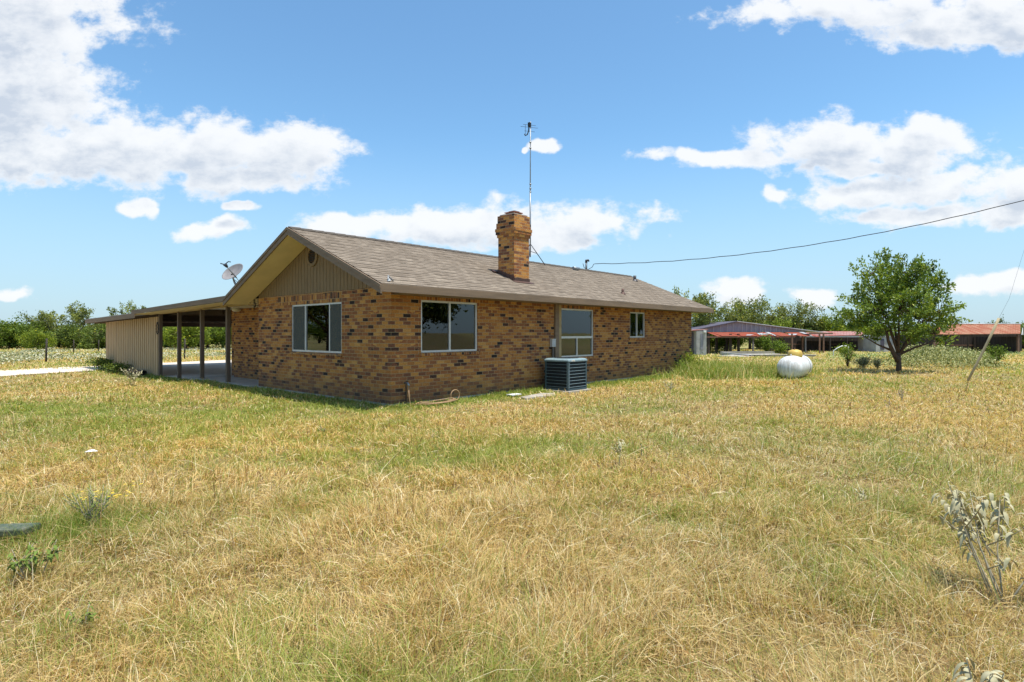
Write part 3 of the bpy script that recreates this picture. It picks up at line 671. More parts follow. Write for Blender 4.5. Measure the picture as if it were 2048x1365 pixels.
# ------------------------------------------------------------------ service mast and power line
sm = thing('service_mast', 'short gray service mast with weatherhead on the roof ridge', 'service mast', HC + HU * 11.55 + HV * 3.1 + Vector((0, 0, 3.98)), HROT)
b = MB(); b.tube([(0, 0, 0), (0, 0, .34)], .04, 10); b.build('pipe', 'graymetal', sm)
b = MB(); b.tube([(0, 0, .32), (.0, 0, .40), (.08, -.03, .42), (.12, -.05, .38)], [.05, .055, .045, .03], 8); b.build('weatherhead', 'darkmetal', sm)
pw = MB(); A = HC + HU * 11.75 + HV * 3.05; A.z = 4.22; Bp = Vector((21.0, 13.4, 7.45))
pts = [A + Vector((-.3, -.1, .05)), A + Vector((-.25, -.1, -.12)), A + Vector((-.1, -.05, -.18)), A + Vector((.08, 0, -.08)), A + Vector((.14, 0, .04))]
q0 = A + Vector((.2, 0, .05))
for i in range(61):
    t = i / 60; p = q0.lerp(Bp, t); p.z = q0.z + (Bp.z - q0.z) * t - 4 * 1.05 * t * (1 - t) + .012 * math.sin(i * 1.9) * (1 - t); pts.append(p)
pw.tube(pts, .012, 6); o = pw.build('power_line', 'black'); tag(o, 'sagging black power line running from the roof mast to the upper right', 'power line')
# ------------------------------------------------------------------ air conditioner
ac = thing('air_conditioner', 'teal outdoor air conditioner unit standing by the brick wall', 'air conditioner', HC + HU * 4.72 + HV * -1.04, HROT)
ax, ay_ = .83, .77
b = MB(); b.box(-.08, ax + .1, -.08, ay_ + .08, -.08, .06); b.build('pad', 'concrete', ac, .01)
b = MB(); b.box(.03, ax - .03, .03, ay_ - .03, .065, .79); b.build('coil', 'ac_in', ac)
b = MB(); b.box(0, ax, 0, ay_, .062, .115)
for (x_, y_) in ((0, 0), (ax - .05, 0), (0, ay_ - .05), (ax - .05, ay_ - .05)): b.box(x_, x_ + .05, y_, y_ + .05, .115, .80)
b.build('cabinet', 'ac', ac, .006)
b = MB()
for i in range(8):
    z = .145 + i * .083; b.box(.05, ax - .05, -.006, .03, z, z + .008); b.box(-.001, .03, .05, ay_ - .05, z, z + .007); b.box(ax - .03, ax + .004, .05, ay_ - .05, z, z + .007)
for i in range(25):
    z = .135 + i * .026; b.box(-.006, .052, -.006, .0, z, z + .011); b.box(-.006, .0, -.006, .052, z, z + .011)
b.build('slats', 'ac_sunlit', ac)
b = MB()
for i in range(40):
    z = .125 + i * .0168; b.box(.052, ax - .052, .022, .028, z, z + .003); b.box(.022, .028, .052, ay_ - .052, z, z + .003)
b.build('fins', 'ac_in', ac)
b = MB(); b.add([(-.012, -.012, .80), (ax + .012, -.012, .80), (ax + .012, ay_ + .012, .80), (-.012, ay_ + .012, .80), (-.012, -.012, .845), (ax + .012, -.012, .845), (ax + .012, ay_ + .012, .845), (-.012, ay_ + .012, .845),
                 (.04, .04, .88), (ax - .04, .04, .88), (ax - .04, ay_ - .04, .88), (.04, ay_ - .04, .88)],
                [(3, 2, 1, 0), (0, 1, 5, 4), (1, 2, 6, 5), (2, 3, 7, 6), (3, 0, 4, 7), (4, 5, 9, 8), (5, 6, 10, 9), (6, 7, 11, 10), (7, 4, 8, 11), (8, 9, 10, 11)]); b.build('top_cover', 'ac_sunlit', ac, .008)
b = MB()
for i in range(7): ring(b, -.003, .003, 0, 0, .06 + i * .045, .054 + i * .045, 20)
fg = b.build('fan_grille', 'darkmetal', ac); fg.rotation_euler = (0, R(90), 0); fg.location = (ax / 2, ay_ / 2, .886)
b = MB(); b.box(.11, .26, -.022, -.0135, .812, .85); lp = b.build('nameplate', 'white', ac)
b = MB(); b.box(.14, .235, -.0245, -.0225, .824, .838); b.build('nameplate_mark', 'guard', lp)
# disconnect box, faucet, hose
eb = thing('electric_box', 'small pale gray electric box with conduit on the wall left of the brown board', 'electric box', HC + HU * 5.36 + Vector((0, 0, 1.16)), HROT)
b = MB(); b.box(-.08, .08, -.09, -.001, 0, .21); b.build('box', 'galvlight', eb, .006)
b = MB(); b.box(-.085, .085, -.1, -.0, .211, .22); b.build('cover', 'white', eb)
b = MB(); b.tube([(0, -.045, -.001), (0, -.045, -.9)], .035, 10); b.build('conduit', 'post', eb)
hb = thing('faucet', 'dark outdoor faucet on a riser pipe by the house corner', 'faucet', HC + HU * .34 + HV * -.06, HROT)
b = MB(); b.tube([(0, 0, -.1), (0, 0, .46), (0, -.0, .5)], .014, 8); b.build('pipe', 'darkmetal', hb)
b = MB(); b.tube([(0, .05, .5), (0, -.05, .5), (0, -.1, .44)], .022, 8); b.build('valve', 'graymetal', hb)
b = MB(); b.lathe([(.002, .0), (.035, .0), (.035, .012), (.002, .012)], 12, Matrix.Translation((0, -.03, .535))); b.tube([(0, -.03, .5), (0, -.03, .54)], .008, 6); b.build('handle', 'black', hb)
b = MB(); pts = [(.34, -.14, .42), (.35, -.15, .2), (.36, -.17, .06), (.5, -.3, .05)]
for i in range(70):
    t = i / 69 * 2 * math.pi * 2.6; k = 1 - .25 * i / 70; pts.append((.98 + .58 * k * -math.cos(t), -.32 + .17 * k * math.sin(t), .06 + .012 * (i // 20) + .015 * math.sin(i * .5)))
for i in range(14): t = i / 13 * 2 * math.pi; pts.append((1.55 + .13 * math.sin(t), -.25, .16 - .12 * math.cos(t)))
b.tube(pts, .011, 6); o = b.build('garden_hose', 'hose'); o.location = HC; o.rotation_euler = (0, 0, HROT); tag(o, 'loosely coiled brown garden hose in the grass below the faucet', 'hose')
b = MB(); b.prism([(2.9, -1.15, -.06), (3.9, -1.28, -.06), (4.2, -.95, -.06), (3.9, -.76, -.06), (3.0, -.92, -.06)], (0, 0, .115)); o = b.build('stepping_slab', 'concrete', None, .015); o.location = HC; o.rotation_euler = (0, 0, HROT)
tag(o, 'flat pale concrete slab in the grass left of the air conditioner', 'slab')
b = MB(); b.box(3.05, 3.4, -.60, -.42, .045, .07); o = b.build('paper_litter', 'paper'); o.location = HC; o.rotation_euler = (0, 0, HROT); tag(o, 'flat white scrap lying by the brick wall left of the air conditioner', 'litter')
M['redpipe'] = mat('clay_pipe', (.16, .08, .05), .8, .6, 8)
dp = thing('drain_pipe', 'short brown pipe with black open end lying by the corrugated wall', 'pipe', HC + HU * -.35 + HV * 14.9 + Vector((0, 0, .05)), HROT)
b = MB(); b.tube([(0, 1.9, -.02), (0, .2, .0)], .07, 10); b.build('barrel', 'redpipe', dp)
b = MB(); b.lathe([(.07, 0), (.10, 0), (.10, .2), (.07, .2)], 14, Matrix.Translation((0, .18, 0)) @ Matrix.Rotation(R(90), 4, 'X')); b.lathe([(.001, .02), (.07, .02)], 14, Matrix.Translation((0, .18, 0)) @ Matrix.Rotation(R(90), 4, 'X')); b.build('pipe_mouth', 'black', dp)
# ------------------------------------------------------------------ propane tank
tp = W3(1590, 19.9); tp.z -= .11; tk = thing('propane_tank', 'white propane tank lying on short legs with yellow dome lid', 'propane tank', tp, HROT - R(-2))
r = .40; zc = .47; hl = .70
mt = Matrix.Translation((0, 0, zc)) @ Matrix.Rotation(R(90), 4, 'Y')
prof = [(max(.001, r * math.cos(t)), -hl - .72 * r * math.sin(t)) for t in [R(90 - 9 * i) for i in range(11)]] + [(max(.001, r * math.cos(t)), hl + .72 * r * math.sin(t)) for t in [R(9 * i) for i in range(11)]]
b = MB(); b.lathe(prof, 40, mt); b.build('body', 'tank', tk)
b = MB()
for x_ in (hl * .62,): b.lathe([(r + .001, x_ - .012), (r + .007, x_ - .012), (r + .007, x_ + .012), (r + .001, x_ + .012)], 40, mt)
b.build('band', 'darkmetal', tk)
b = MB(); b.lathe([(.225, zc + .34), (.24, zc + .40), (.235, zc + .50), (.19, zc + .57), (.08, zc + .605), (.001, zc + .61)], 24); b.build('dome', 'yellow', tk)
b = MB(); b.tube([(-.10, 0, zc + .59), (-.03, 0, zc + .65), (.03, 0, zc + .65), (.10, 0, zc + .59)], .012, 6); b.build('dome_handle', 'flash', tk)
for x_ in (-.5, .5):
    for y_ in (-.2, .2):
        b = MB(); b.box(x_ - .05, x_ + .05, y_ - .03, y_ + .03, -.05, .15); b.build('leg', 'darkmetal', tk)
b = MB(); b.tube([(-.55, 0, zc + r - .01), (-.55, 0, zc + r + .05), (-.47, 0, zc + r + .05), (-.47, 0, zc + r - .01)], .012, 6); b.build('lifting_lug', 'white', tk)
# ------------------------------------------------------------------ guy wire guard
g0 = W3(1931, 17.9, -.05); g1 = W3(1998, 17.6, ZP(640, 17.6)); gy = thing('guy_wire', 'tall leaning wooden-coloured guard pole on a thin guy wire', 'guy wire', (g0.x, g0.y, 0))
d = g1 - g0; b = MB(); b.tube([Vector((0, 0, -.1)), d * .3 + Vector((.04, 0, -.02)), d * .65 + Vector((.03, 0, -.01)), d + Vector((0, 0, -.0))], .036, 8); b.build('guard', 'guard', gy)
b = MB(); b.tube([d, d * 1.3, d * 4.2 + Vector((-.9, 0, 1.2))], .003, 5); b.build('cable', 'graymetal', gy)

# ------------------------------------------------------------------ foliage
def leafmesh(name, C, D, size, cols, m, parent=None, aspect=.5, fold=.25):
    """pointed leaves (two folded triangles each side) at C pointing along D"""
    n = len(C); D = D / (np.linalg.norm(D, axis=1, keepdims=True) + 1e-9)
    r_ = rng.normal(size=(n, 3)); Sd = np.cross(D, r_); Sd /= np.linalg.norm(Sd, axis=1, keepdims=True) + 1e-9
    Nn = np.cross(D, Sd); s = size[:, None]
    a = C; t = C + D * s - Nn * s * .12; mL = C + D * s * .45 + Sd * s * aspect * .5 + Nn * s * fold * .3; mR = C + D * s * .45 - Sd * s * aspect * .5 + Nn * s * fold * .3
    V = np.stack([a, mL, t, mR], 1).reshape(-1, 3); i = np.arange(n)[:, None] * 4
    F = np.concatenate([i + np.array([0, 2, 1]), i + np.array([0, 3, 2])], 0)
    return npmesh(name, V, [(3, F)], np.concatenate([cols, cols]), m, parent)
def treemesh(H, Wc, z0, ncl, nlf, lsz, tint, spread=.55, seed=0, trunk_r=.12, fork=1.0, gap=0., lobes=None, bark='bark', mleaf='farleaf', parent=None, sprig=1.6):
    """tree with crown of height H-z0 and width Wc built from leaf sprigs carried by limbs"""
    rs = np.random.default_rng(seed)
    lobes = lobes or [(0, 0, (H + z0) / 2, Wc / 2, Wc / 2, (H - z0) / 2)]
    cl = []
    vol = np.array([l[3] * l[4] * l[5] for l in lobes]); vol = vol / vol.sum()
    while len(cl) < ncl:
        l = lobes[rs.choice(len(lobes), p=vol)]; d = rs.normal(size=3); d /= np.linalg.norm(d); rr = rs.random() ** (1 / 2.4)
        if rs.random() < gap and rr < .6: continue
        cl.append((l[0] + d[0] * l[3] * rr, l[1] + d[1] * l[4] * rr, l[2] + d[2] * l[5] * rr))
    cl = np.array(cl)
    # limbs
    tb = MB(); F0 = Vector((0, 0, fork)); nl = 7; ends = []
    tb.tube([(0, 0, -.25), (trunk_r * .15, 0, fork * .4), tuple(F0)], [trunk_r * 1.35, trunk_r * 1.0, trunk_r * .85], 10)
    limbs = []
    for i in range(nl):
        l = lobes[i % len(lobes)]; a = 2 * math.pi * (i + rs.random() * .5) / nl; k = .55
        e = Vector((l[0] + math.cos(a) * l[3] * k, l[1] + math.sin(a) * l[4] * k, l[2] + l[5] * (rs.random() * .9 - .15)))
        mid = F0.lerp(e, .5) + Vector((math.cos(a) * .12 * Wc, math.sin(a) * .12 * Wc, -.06 * H)) * .5
        pts = [F0 - Vector((0, 0, .1 * fork)), F0.lerp(mid, .5), mid, mid.lerp(e, .5) + Vector(rs.normal(size=3)) * .04 * Wc, e]
        tb.tube(pts, [trunk_r * .6, trunk_r * .45, trunk_r * .34, trunk_r * .2, trunk_r * .08], 7); limbs += pts[1:] + [pts[2].lerp(pts[3], .5)]
    LP = np.array([tuple(p) for p in limbs])
    for c in cl:
        j = np.argmin(((LP - c) ** 2).sum(1) + (LP[:, 2] > c[2]) * .3); a = Vector(LP[j]); e = Vector(c)
        tb.tube([a, a.lerp(e, .5) + Vector((0, 0, -.04 * (e - a).length)), e], [trunk_r * .16, trunk_r * .10, trunk_r * .04], 4, False)
    tko = tb.build('trunk', bark, parent)
    # leaves on sprigs pointing up and out
    base = np.repeat(cl, nlf, 0); n = len(base)
    out = cl - np.array([0, 0, z0 + (H - z0) * .25]); out /= np.linalg.norm(out, axis=1, keepdims=True); out = out + np.array([0, 0, .35])
    og = np.repeat(out + rs.normal(size=out.shape) * .25, nlf, 0)
    crad = spread * rs.uniform(.6, 1.3, len(cl)); cr = np.repeat(crad, nlf)[:, None]
    off = rs.normal(size=(n, 3)) * .42 * cr; along = rs.uniform(-.6, 1, (n, 1)) * cr * .55 * sprig
    Cc = base + off * (1 - .45 * np.clip(along / cr, 0, 1)) + og * along
    Dd = rs.normal(size=(n, 3)) + og * .8
    ct = np.repeat(rs.uniform(0, 1, len(cl)), nlf); lt = rs.uniform(0, 1, n); k = np.clip(ct * .6 + lt * .5 - .1, 0, 1)[:, None]
    cols = np.array(tint[0]) * (1 - k) + np.array(tint[1]) * k
    yl = rs.random(n) < .05; cols[yl] = cols[yl] * np.array([1.8, 1.35, .8])
    global rng
    co = leafmesh('crown', Cc, Dd, lsz * rs.uniform(.6, 1.35, n), cols, mleaf, parent)
    return tko, co
# the yard tree
yt = thing('yard_tree', 'round leafy broadleaf tree with forked trunk standing in the yard', 'tree', W3(1797, 22.4))
yt.scale = (.93, .93, .95)
treemesh(5.0, 4.9, 1.15, 300, 62, .125, ((.06, .115, .018), (.30, .40, .055)), .23, 11, .095, .80, .2,
         [(-.2, 0, 2.6, 1.95, 1.9, 1.35), (-.75, .1, 3.7, 1.0, .9, 1.2), (.75, -.1, 3.3, 1.2, 1.2, 1.25), (-.5, 0, 4.5, .35, .35, .5), (.25, 0, 4.4, .3, .3, .5), (1.5, 0, 3.5, .4, .4, .6), (1.4, -.3, 1.75, .8, .8, .5), (-1.3, -.3, 1.7, .9, .8, .45), (2.1, 0, 2.3, .4, .4, .4), (-2.1, 0, 2.1, .4, .4, .35), (1.35, 0, 2.3, 1.1, 1.1, 1.0), (-1.45, 0, 2.2, .95, .95, .8), (.1, 0, 3.3, 1.4, 1.4, 1.3)], mleaf='leaf', parent=yt, sprig=2.4)
b = MB(); b.tube([(-.02, 0, .45), (-.25, -.05, .8), (-.5, -.1, 1.3), (-.62, -.1, 2.0)], [.10, .085, .06, .03], 8); b.tube([(-.3, 0, .9), (-.9, 0, 1.15), (-1.5, 0, 1.5)], [.05, .03, .015], 6); b.build('limb', 'bark', yt)
# tree outside the frame at right, seen mirrored in the panes
# variants for distant trees
VAR = []
TINT = {'g': ((.035, .07, .014), (.25, .34, .04)), 'y': ((.10, .15, .02), (.33, .40, .045)), 'd': ((.028, .052, .015), (.23, .30, .05)), 'o': ((.065, .09, .024), (.38, .42, .11))}
def variant(i, H, Wc, z0, tint, gap=.2, ncl=46, nlf=85, sp=.72, fork=1.3, lobes=None, bark='bark', lsz=.26):
    t = thing('tree', 'x', 'tree'); treemesh(H, Wc, z0, ncl, nlf, lsz, TINT[tint], sp, 100 + i, .17, fork, gap, lobes, bark, parent=t); return t
protos = {
    'round': variant(1, 4.6, 4.6, .5, 'g', lobes=[(-.8, 0, 2.3, 1.6, 1.6, 1.5), (.8, 0, 2.5, 1.5, 1.5, 1.7), (0, 0, 1.5, 2.2, 1.8, 1.1)], ncl=60),
    'dark': variant(2, 4.2, 5.4, .2, 'd', lobes=[(-1.3, 0, 1.9, 1.5, 1.5, 1.5), (1.2, 0, 2.1, 1.6, 1.5, 1.7), (0, 0, 1.2, 2.4, 1.8, 1.1)], ncl=64),
    'lime': variant(3, 3.8, 4.6, .3, 'y', lobes=[(-.9, 0, 1.9, 1.4, 1.4, 1.2), (.9, 0, 1.6, 1.4, 1.4, 1.2), (0, 0, 2.5, 1.2, 1.2, 1.0)], ncl=50),
    'olive': variant(4, 5.2, 5.0, 1.4, 'o', .4, 46, 85, .65, 1.6, [(-1.2, 0, 3.2, 1.4, 1.4, 1.2), (1.1, 0, 3.6, 1.5, 1.4, 1.2), (0, 0, 4.3, 1.2, 1.2, .9), (0, 0, 2.4, 1.8, 1.4, .8)], 'bark_gray'),
    'sparse': variant(5, 6.0, 5.2, 2.0, 'o', .6, 36, 62, .55, 2.0, [(-1.4, 0, 4.3, 1.2, 1.0, 1.0), (.4, 0, 5.0, 1.4, 1.2, 1.0), (1.9, 0, 4.1, 1.0, .9, .8), (0, 0, 3.4, 1.8, 1.3, .7)], 'bark_gray'),
    'oak': variant(6, 6.2, 7.4, 2.0, 'o', .3, 90, 90, .75, 1.7, [(-1.7, 0, 3.7, 1.9, 1.7, 1.3), (1.5, 0, 3.9, 2.0, 1.7, 1.5), (0, 0, 4.7, 1.8, 1.6, 1.3), (0, 0, 3.0, 3.2, 2.0, .9)]),
}
used = set()
def put(kind, px, Yd, s, label, group=None, sz=None, rz=None, name='tree', z=None):
    p = W3(px, Yd); s = s * 1.12; sz = sz * 1.1 if sz else None
    if kind in used:
        r_ = protos[kind].copy(); COL.objects.link(r_)
        for ch_ in protos[kind].children: c_ = ch_.copy(); COL.objects.link(c_); c_.parent = r_
    else: r_ = protos[kind]; used.add(kind)
    r_.name = name; r_.location = (p.x, p.y, p.z - .05 if z is None else z); r_.rotation_euler = (0, 0, random.uniform(0, 6.28) if rz is None else rz); r_.scale = (s, s, sz or s)
    for k_ in ('group', 'kind'):
        if k_ in r_: del r_[k_]
    tag(r_, label, 'tree', group); return r_
TLg = 'trees of the far tree line'
# left tree line
LT = [('round', 20, 78, 1.0, .85, 'bushy green tree at the left edge of the photo'), ('dark', -40, 82, 1.1, 1.0, None), ('round', 62, 82, .9, .85, None), ('lime', 75, 70, .60, .62, 'small bright lime-green tree standing before the dark tree line'),
      ('olive', 100, 84, .95, .92, 'tall gray-green tree left of the sparse tree'), ('sparse', 158, 84, 1.0, .92, 'tall sparse open-branched tree left of the carport roof'), ('dark', 118, 80, .8, .68, None), ('dark', 160, 80, .95, .75, None), ('dark', 196, 78, .9, .80, None),
      ('olive', 205, 83, .8, .74, 'gray-green tree half hidden by the corrugated wall'), ('dark', 230, 80, 1.0, .8, None), ('sparse', 262, 84, .9, .94, 'tree top showing above the carport roof'), ('dark', 285, 84, 1.1, .85, None), ('dark', -5, 80, .8, .7, None), ('dark', 45, 80, .8, .66, None),
      ('round', 335, 80, 1.0, .90, None), ('lime', 372, 74, .95, .95, 'yellow-green tree seen between the porch posts'), ('dark', 365, 86, 1.1, .95, None), ('round', 415, 80, .95, .95, 'dense green tree seen between the last two porch posts'), ('round', 446, 78, 1.0, .95, None), ('dark', 395, 88, 1.2, 1.1, None), ('olive', 330, 86, .9, .95, None),
      ('round', 480, 84, 1.0, .95, None), ('dark', -110, 84, 1.2, 1.1, None), ('round', -190, 86, 1.1, 1.1, None), ('dark', -300, 88, 1.3, 1.2, None), ('round', -420, 88, 1.3, 1.2, None), ('olive', -560, 88, 1.3, 1.3, None), ('dark', -700, 86, 1.3, 1.2, None)]
for (k, px, Yd, s, sz, lb) in LT:
    put(k, px, Yd, s, lb or 'dense green tree of the far left tree line', TLg if lb is None else None, sz)
for i, (px, Yd) in enumerate(((-900, 60), (-1150, 55), (-1450, 48), (-1800, 42), (-2300, 36), (-3000, 30), (-4200, 24))):
    put(('round', 'dark')[i % 2], px, Yd, 1.1, 'dense green tree of the far left tree line', TLg)
# right trees behind the barns
put('olive', 1408, 80, 1.0, 'yellow-green tree rising beside the end of the roof', sz=1.38)
put('sparse', 1352, 60, .85, 'tree top showing behind the roof end vent', sz=.98)
put('sparse', 1455, 96, 1.0, 'sparse small tree behind the barn peak', sz=1.05)
put('oak', 1500, 92, 1.12, 'broad spreading oak behind the barn peak', sz=1.22)
put('oak', 1592, 92, 1.05, 'second broad tree behind the barn roof, right of the oak', sz=1.12)
put('round', 1435, 88, 1.0, 'green tree behind the left end of the barn'); put('dark', 1395, 86, 1.0, 'dark green tree between the house and the block hut')
put('lime', 1555, 86, 1.1, 'lime-green tree behind the barn roof', sz=1.1); put('lime', 1665, 90, 1.25, 'round lime-green tree above the long shed', sz=1.25); put('lime', 1700, 92, 1.1, 'lime-green tree left of the yard tree', sz=1.05)
put('dark', 2003, 150, 1.05, 'dark round tree on the horizon above the rusty barn', sz=1.35)
RG = 'trees and scrub behind the sheds'
for px, Yd, k, s in ((1420, 84, 'lime', .7), (1450, 82, 'round', .8), (1470, 95, 'lime', .8), (1530, 96, 'dark', 1.0), (1620, 90, 'dark', .9), (1640, 96, 'round', .9), (1730, 95, 'round', .75), (1765, 98, 'dark', .75), (1800, 92, 'lime', .62), (1825, 88, 'round', .60), (1848, 86, 'dark', .62), (1870, 92, 'lime', .6), (1905, 98, 'dark', .6), (2046, 90, 'round', .75), (2075, 88, 'dark', .8), (2130, 90, 'round', .9), (2200, 90, 'dark', 1.0), (1780, 90, 'round', .55), (1350, 90, 'dark', 1.0), (1300, 92, 'round', 1.0), (2300, 92, 'round', 1.1), (2420, 90, 'dark', 1.1)):
    put(k, px, Yd, s, 'dense green scrub tree behind the sheds', RG)
# tree mirrored in the side windows, beyond the right edge of the photo
r_ = put('oak', -1000, 20, 1.1, 'spreading tree beyond the left edge, mirrored in the gable window'); r_.location = (-34, 19.5, -.3)
r_ = put('oak', 2700, 11.5, .85, 'spreading tree beyond the right edge, mirrored in the side windows'); r_.location = (18, 11.0, 0)

# far wood filling the horizon
def mass(name, n, fx, lsz, tint, m, label, cat):
    C, k = fx(n); cols = np.array(tint[0]) * (1 - k) + np.array(tint[1]) * k
    D = rng.normal(size=C.shape) + np.array([0, 0, .6])
    o = leafmesh(name, C, D, lsz * rng.uniform(.6, 1.4, len(C)), cols, m); tag(o, label, cat, kind='stuff'); return o
def wood(n):
    a = rng.uniform(-1.5, 1.35, n); Yd = rng.uniform(115, 150, n); x = a * Yd; h = 3.2 + 2.2 * fbm(x * .08, Yd * .1, 4)
    z = -1 + h * rng.random(n) ** .7; return np.stack([x, Yd, z], 1), rng.random((n, 1))
mass('far_wood', 60000, wood, .55, TINT['d'], 'farleaf', 'dark band of far woodland along the horizon', 'woodland')

# ------------------------------------------------------------------ grass
def inhouse(x, y, m=0.):
    u, v = huv(x, y)
    a = (u > -.02 - m) & (u < 14.3) & (v > -.02 - m) & (v < 6.3); b_ = (u > -.13) & (u < 14.3) & (v >= 6.3) & (v < 10.9)
    drv = (u > .05) & (u < 40) & (v > 10.9) & (v < 24 + .39 * np.clip(u, 0, 9))
    lo = np.where(u < -5, 18.2 + (u + 5) * .12, 18.2 + (u + 5) * .44); drv2 = (u <= .05) & (v > lo + .1) & (v < lo.clip(22, 22.6))
    slab = (u > 2.95) & (u < 4.15) & (v > -1.2) & (v < -.75); acp = (u > 4.64) & (u < 5.65) & (v > -1.12) & (v < -.2)
    return a | b_ | drv | drv2 | slab | acp
def blades(n, y0, y1, hmin, hmax, wd, name=None, pw_=1.0, xl=1.06, lie=.5, col=None, xyf=None, gb=0.):
    if xyf is None:
        Yb = (y0 ** pw_ + rng.random(n) * (y1 ** pw_ - y0 ** pw_)) ** (1 / pw_); Xb = rng.uniform(-1, 1, n) * (xl * Yb + .6)
    else: Xb, Yb = xyf(n)
    k = ~inhouse(Xb, Yb); Xb = Xb[k]; Yb = Yb[k]; n = len(Xb)
    tall = fbm(Xb * .9 + 40, Yb * .9, 3)
    th = fbm(Xb * 3.1 + 11, Yb * 3.1 + 2, 3); kk = (rng.random(n) < .35 + 2.2 * np.clip(th - .36, 0, 1)) | (xyf is not None)
    Xb, Yb, tall, th = Xb[kk], Yb[kk], tall[kk], th[kk]; n = len(Xb)
    h = rng.uniform(hmin, hmax, n) * (.30 + 1.0 * tall + .9 * np.clip(th - .4, 0, 1)) * np.where(rng.random(n) < .03, 1.7, 1)
    g_ = np.clip(green(Xb, Yb) + gb, 0, 1)
    isg = rng.random(n) < (.12 + .80 * g_)
    flat = rng.random(n) < lie * (1 - .35 * isg)
    A = np.where(flat, rng.uniform(.9, 1.45, n), rng.uniform(.05, .75, n)); B = np.minimum(A + rng.uniform(.1, .9, n), 1.75)
    wa = 6.28 * fbm(Xb * .8 + 7, Yb * .8 + 3, 2) * 1.6
    az_ = np.where(rng.random(n) < .3, wa + rng.normal(0, .6, n), rng.uniform(0, 6.283, n))
    dx, dy = np.cos(az_), np.sin(az_)
    Zb = gz(Xb, Yb) - .004
    h0 = np.where(flat, rng.uniform(0, 1, n) * h * .35, 0)
    p0 = np.stack([Xb, Yb, Zb + h0], 1)
    m1 = p0 + np.stack([dx * np.sin(A), dy * np.sin(A), np.cos(A)], 1) * (h * .5)[:, None]
    p2 = m1 + np.stack([dx * np.sin(B), dy * np.sin(B), np.cos(B)], 1) * (h * .55)[:, None]
    ta_ = az_ + math.pi / 2 + rng.normal(0, .5, n); wv = wd * (np.maximum(Yb, 1.8) / 3) ** .85 * rng.uniform(.6, 1.3, n)
    sx = np.stack([np.cos(ta_), np.sin(ta_), rng.normal(0, .35, n)], 1) * wv[:, None] * .5
    V = np.stack([p0 - sx, p0 + sx, m1 + sx * .85, m1 - sx * .85, p2], 1).reshape(-1, 3)
    # per-blade colour: straw kinds and green kinds
    t1 = rng.random((n, 1)); t2 = rng.random((n, 1))
    straw = np.array([.80, .62, .30]) * t1 + np.array([.53, .36, .13]) * (1 - t1)
    pale = rng.random(n) < .15; straw[pale] = np.array([.86, .74, .47])
    och = rng.random(n) < .12; straw[och] = np.array([.42, .24, .085]); brn = rng.random(n) < .13; straw[brn] = np.array([.20, .125, .06])
    grn = np.array([.40, .43, .10]) * t2 + np.array([.20, .25, .05]) * (1 - t2)
    c_ = np.where(isg[:, None], grn, straw)
    hue = fbm(Xb * .25 + 90, Yb * .25 + 9, 3)[:, None]
    c_ = c_ * (1 + (hue - .5) * np.array([.3, .15, -.2]))
    if col is not None: c_ = col(n, t1, t2)
    return V, c_
def emit(name, parts, m, label, cat, kind='stuff'):
    V = np.concatenate([p[0] for p in parts]); c_ = np.concatenate([p[1] for p in parts]); n = len(c_)
    i = np.arange(n)[:, None] * 5
    o = npmesh(name, V, [(4, i + np.array([0, 1, 2, 3])), (3, i + np.array([3, 2, 4]))], np.concatenate([c_, c_]), m); tag(o, label, cat, kind=kind); return o
parts = [blades(290000, 1.5, 5.2, .08, .22, .0032, pw_=1.4), blades(250000, 5, 10, .07, .17, .0036, pw_=1.2), blades(190000, 9.5, 18, .06, .14, .0042, pw_=1.1, xl=1.0),
         blades(150000, 17, 45, .07, .17, .0050, pw_=1.0, xl=1.0), blades(40000, 44, 90, .12, .28, .007, xl=1.0)]
# longer stalks
parts.append(blades(9000, 1.6, 7, .22, .42, .0026, pw_=1.3, lie=.35))
emit('grass', parts, 'blade', 'dry straw-coloured and green grass covering the whole yard', 'grass')
def tallf(n):
    x = rng.normal(0, 1, n); y = rng.normal(0, 1, n); return 8.1 + x * 1.15 + y * .5, 20.6 + y * .8
def wallf(n):
    u = rng.uniform(.0, 14.6, n); v = -np.abs(rng.normal(0, .25, n)) - .02; return HC.x + HU.x * u + HV.x * v, HC.y + HU.y * u + HV.y * v
def gablef(n):
    v = rng.uniform(-.3, 21, n); u = -np.abs(rng.normal(0, .3, n)) - .02; return HC.x + HU.x * u + HV.x * v, HC.y + HU.y * u + HV.y * v
def cornerf(n):
    u = 14.3 + rng.normal(0, .9, n); v = -.6 + rng.normal(0, .5, n); return HC.x + HU.x * u + HV.x * v, HC.y + HU.y * u + HV.y * v
gcol = lambda n, a, b_: np.where(rng.random((n, 1)) < .35, np.array([.52, .49, .18]) * a + np.array([.3, .3, .09]) * (1 - a), np.array([.24, .33, .055]) * b_ + np.array([.12, .19, .03]) * (1 - b_))
emit('tall_grass', [blades(5200, 0, 0, .22, .62, .0032, col=gcol, xyf=tallf, lie=.15), blades(2600, 0, 0, .25, .6, .003, xyf=tallf, lie=.2), blades(2500, 0, 0, .3, .6, .003, col=gcol, xyf=cornerf, lie=.05)], 'blade', 'patch of tall green grass between the house end and the propane tank', 'grass')
emit('wall_grass', [blades(14000, 0, 0, .05, .15, .0035, col=gcol, xyf=wallf, lie=.3), blades(15000, 0, 0, .04, .13, .0035, col=gcol, xyf=gablef, lie=.3)], 'blade', 'short fresh green grass along the foot of the house walls', 'grass')

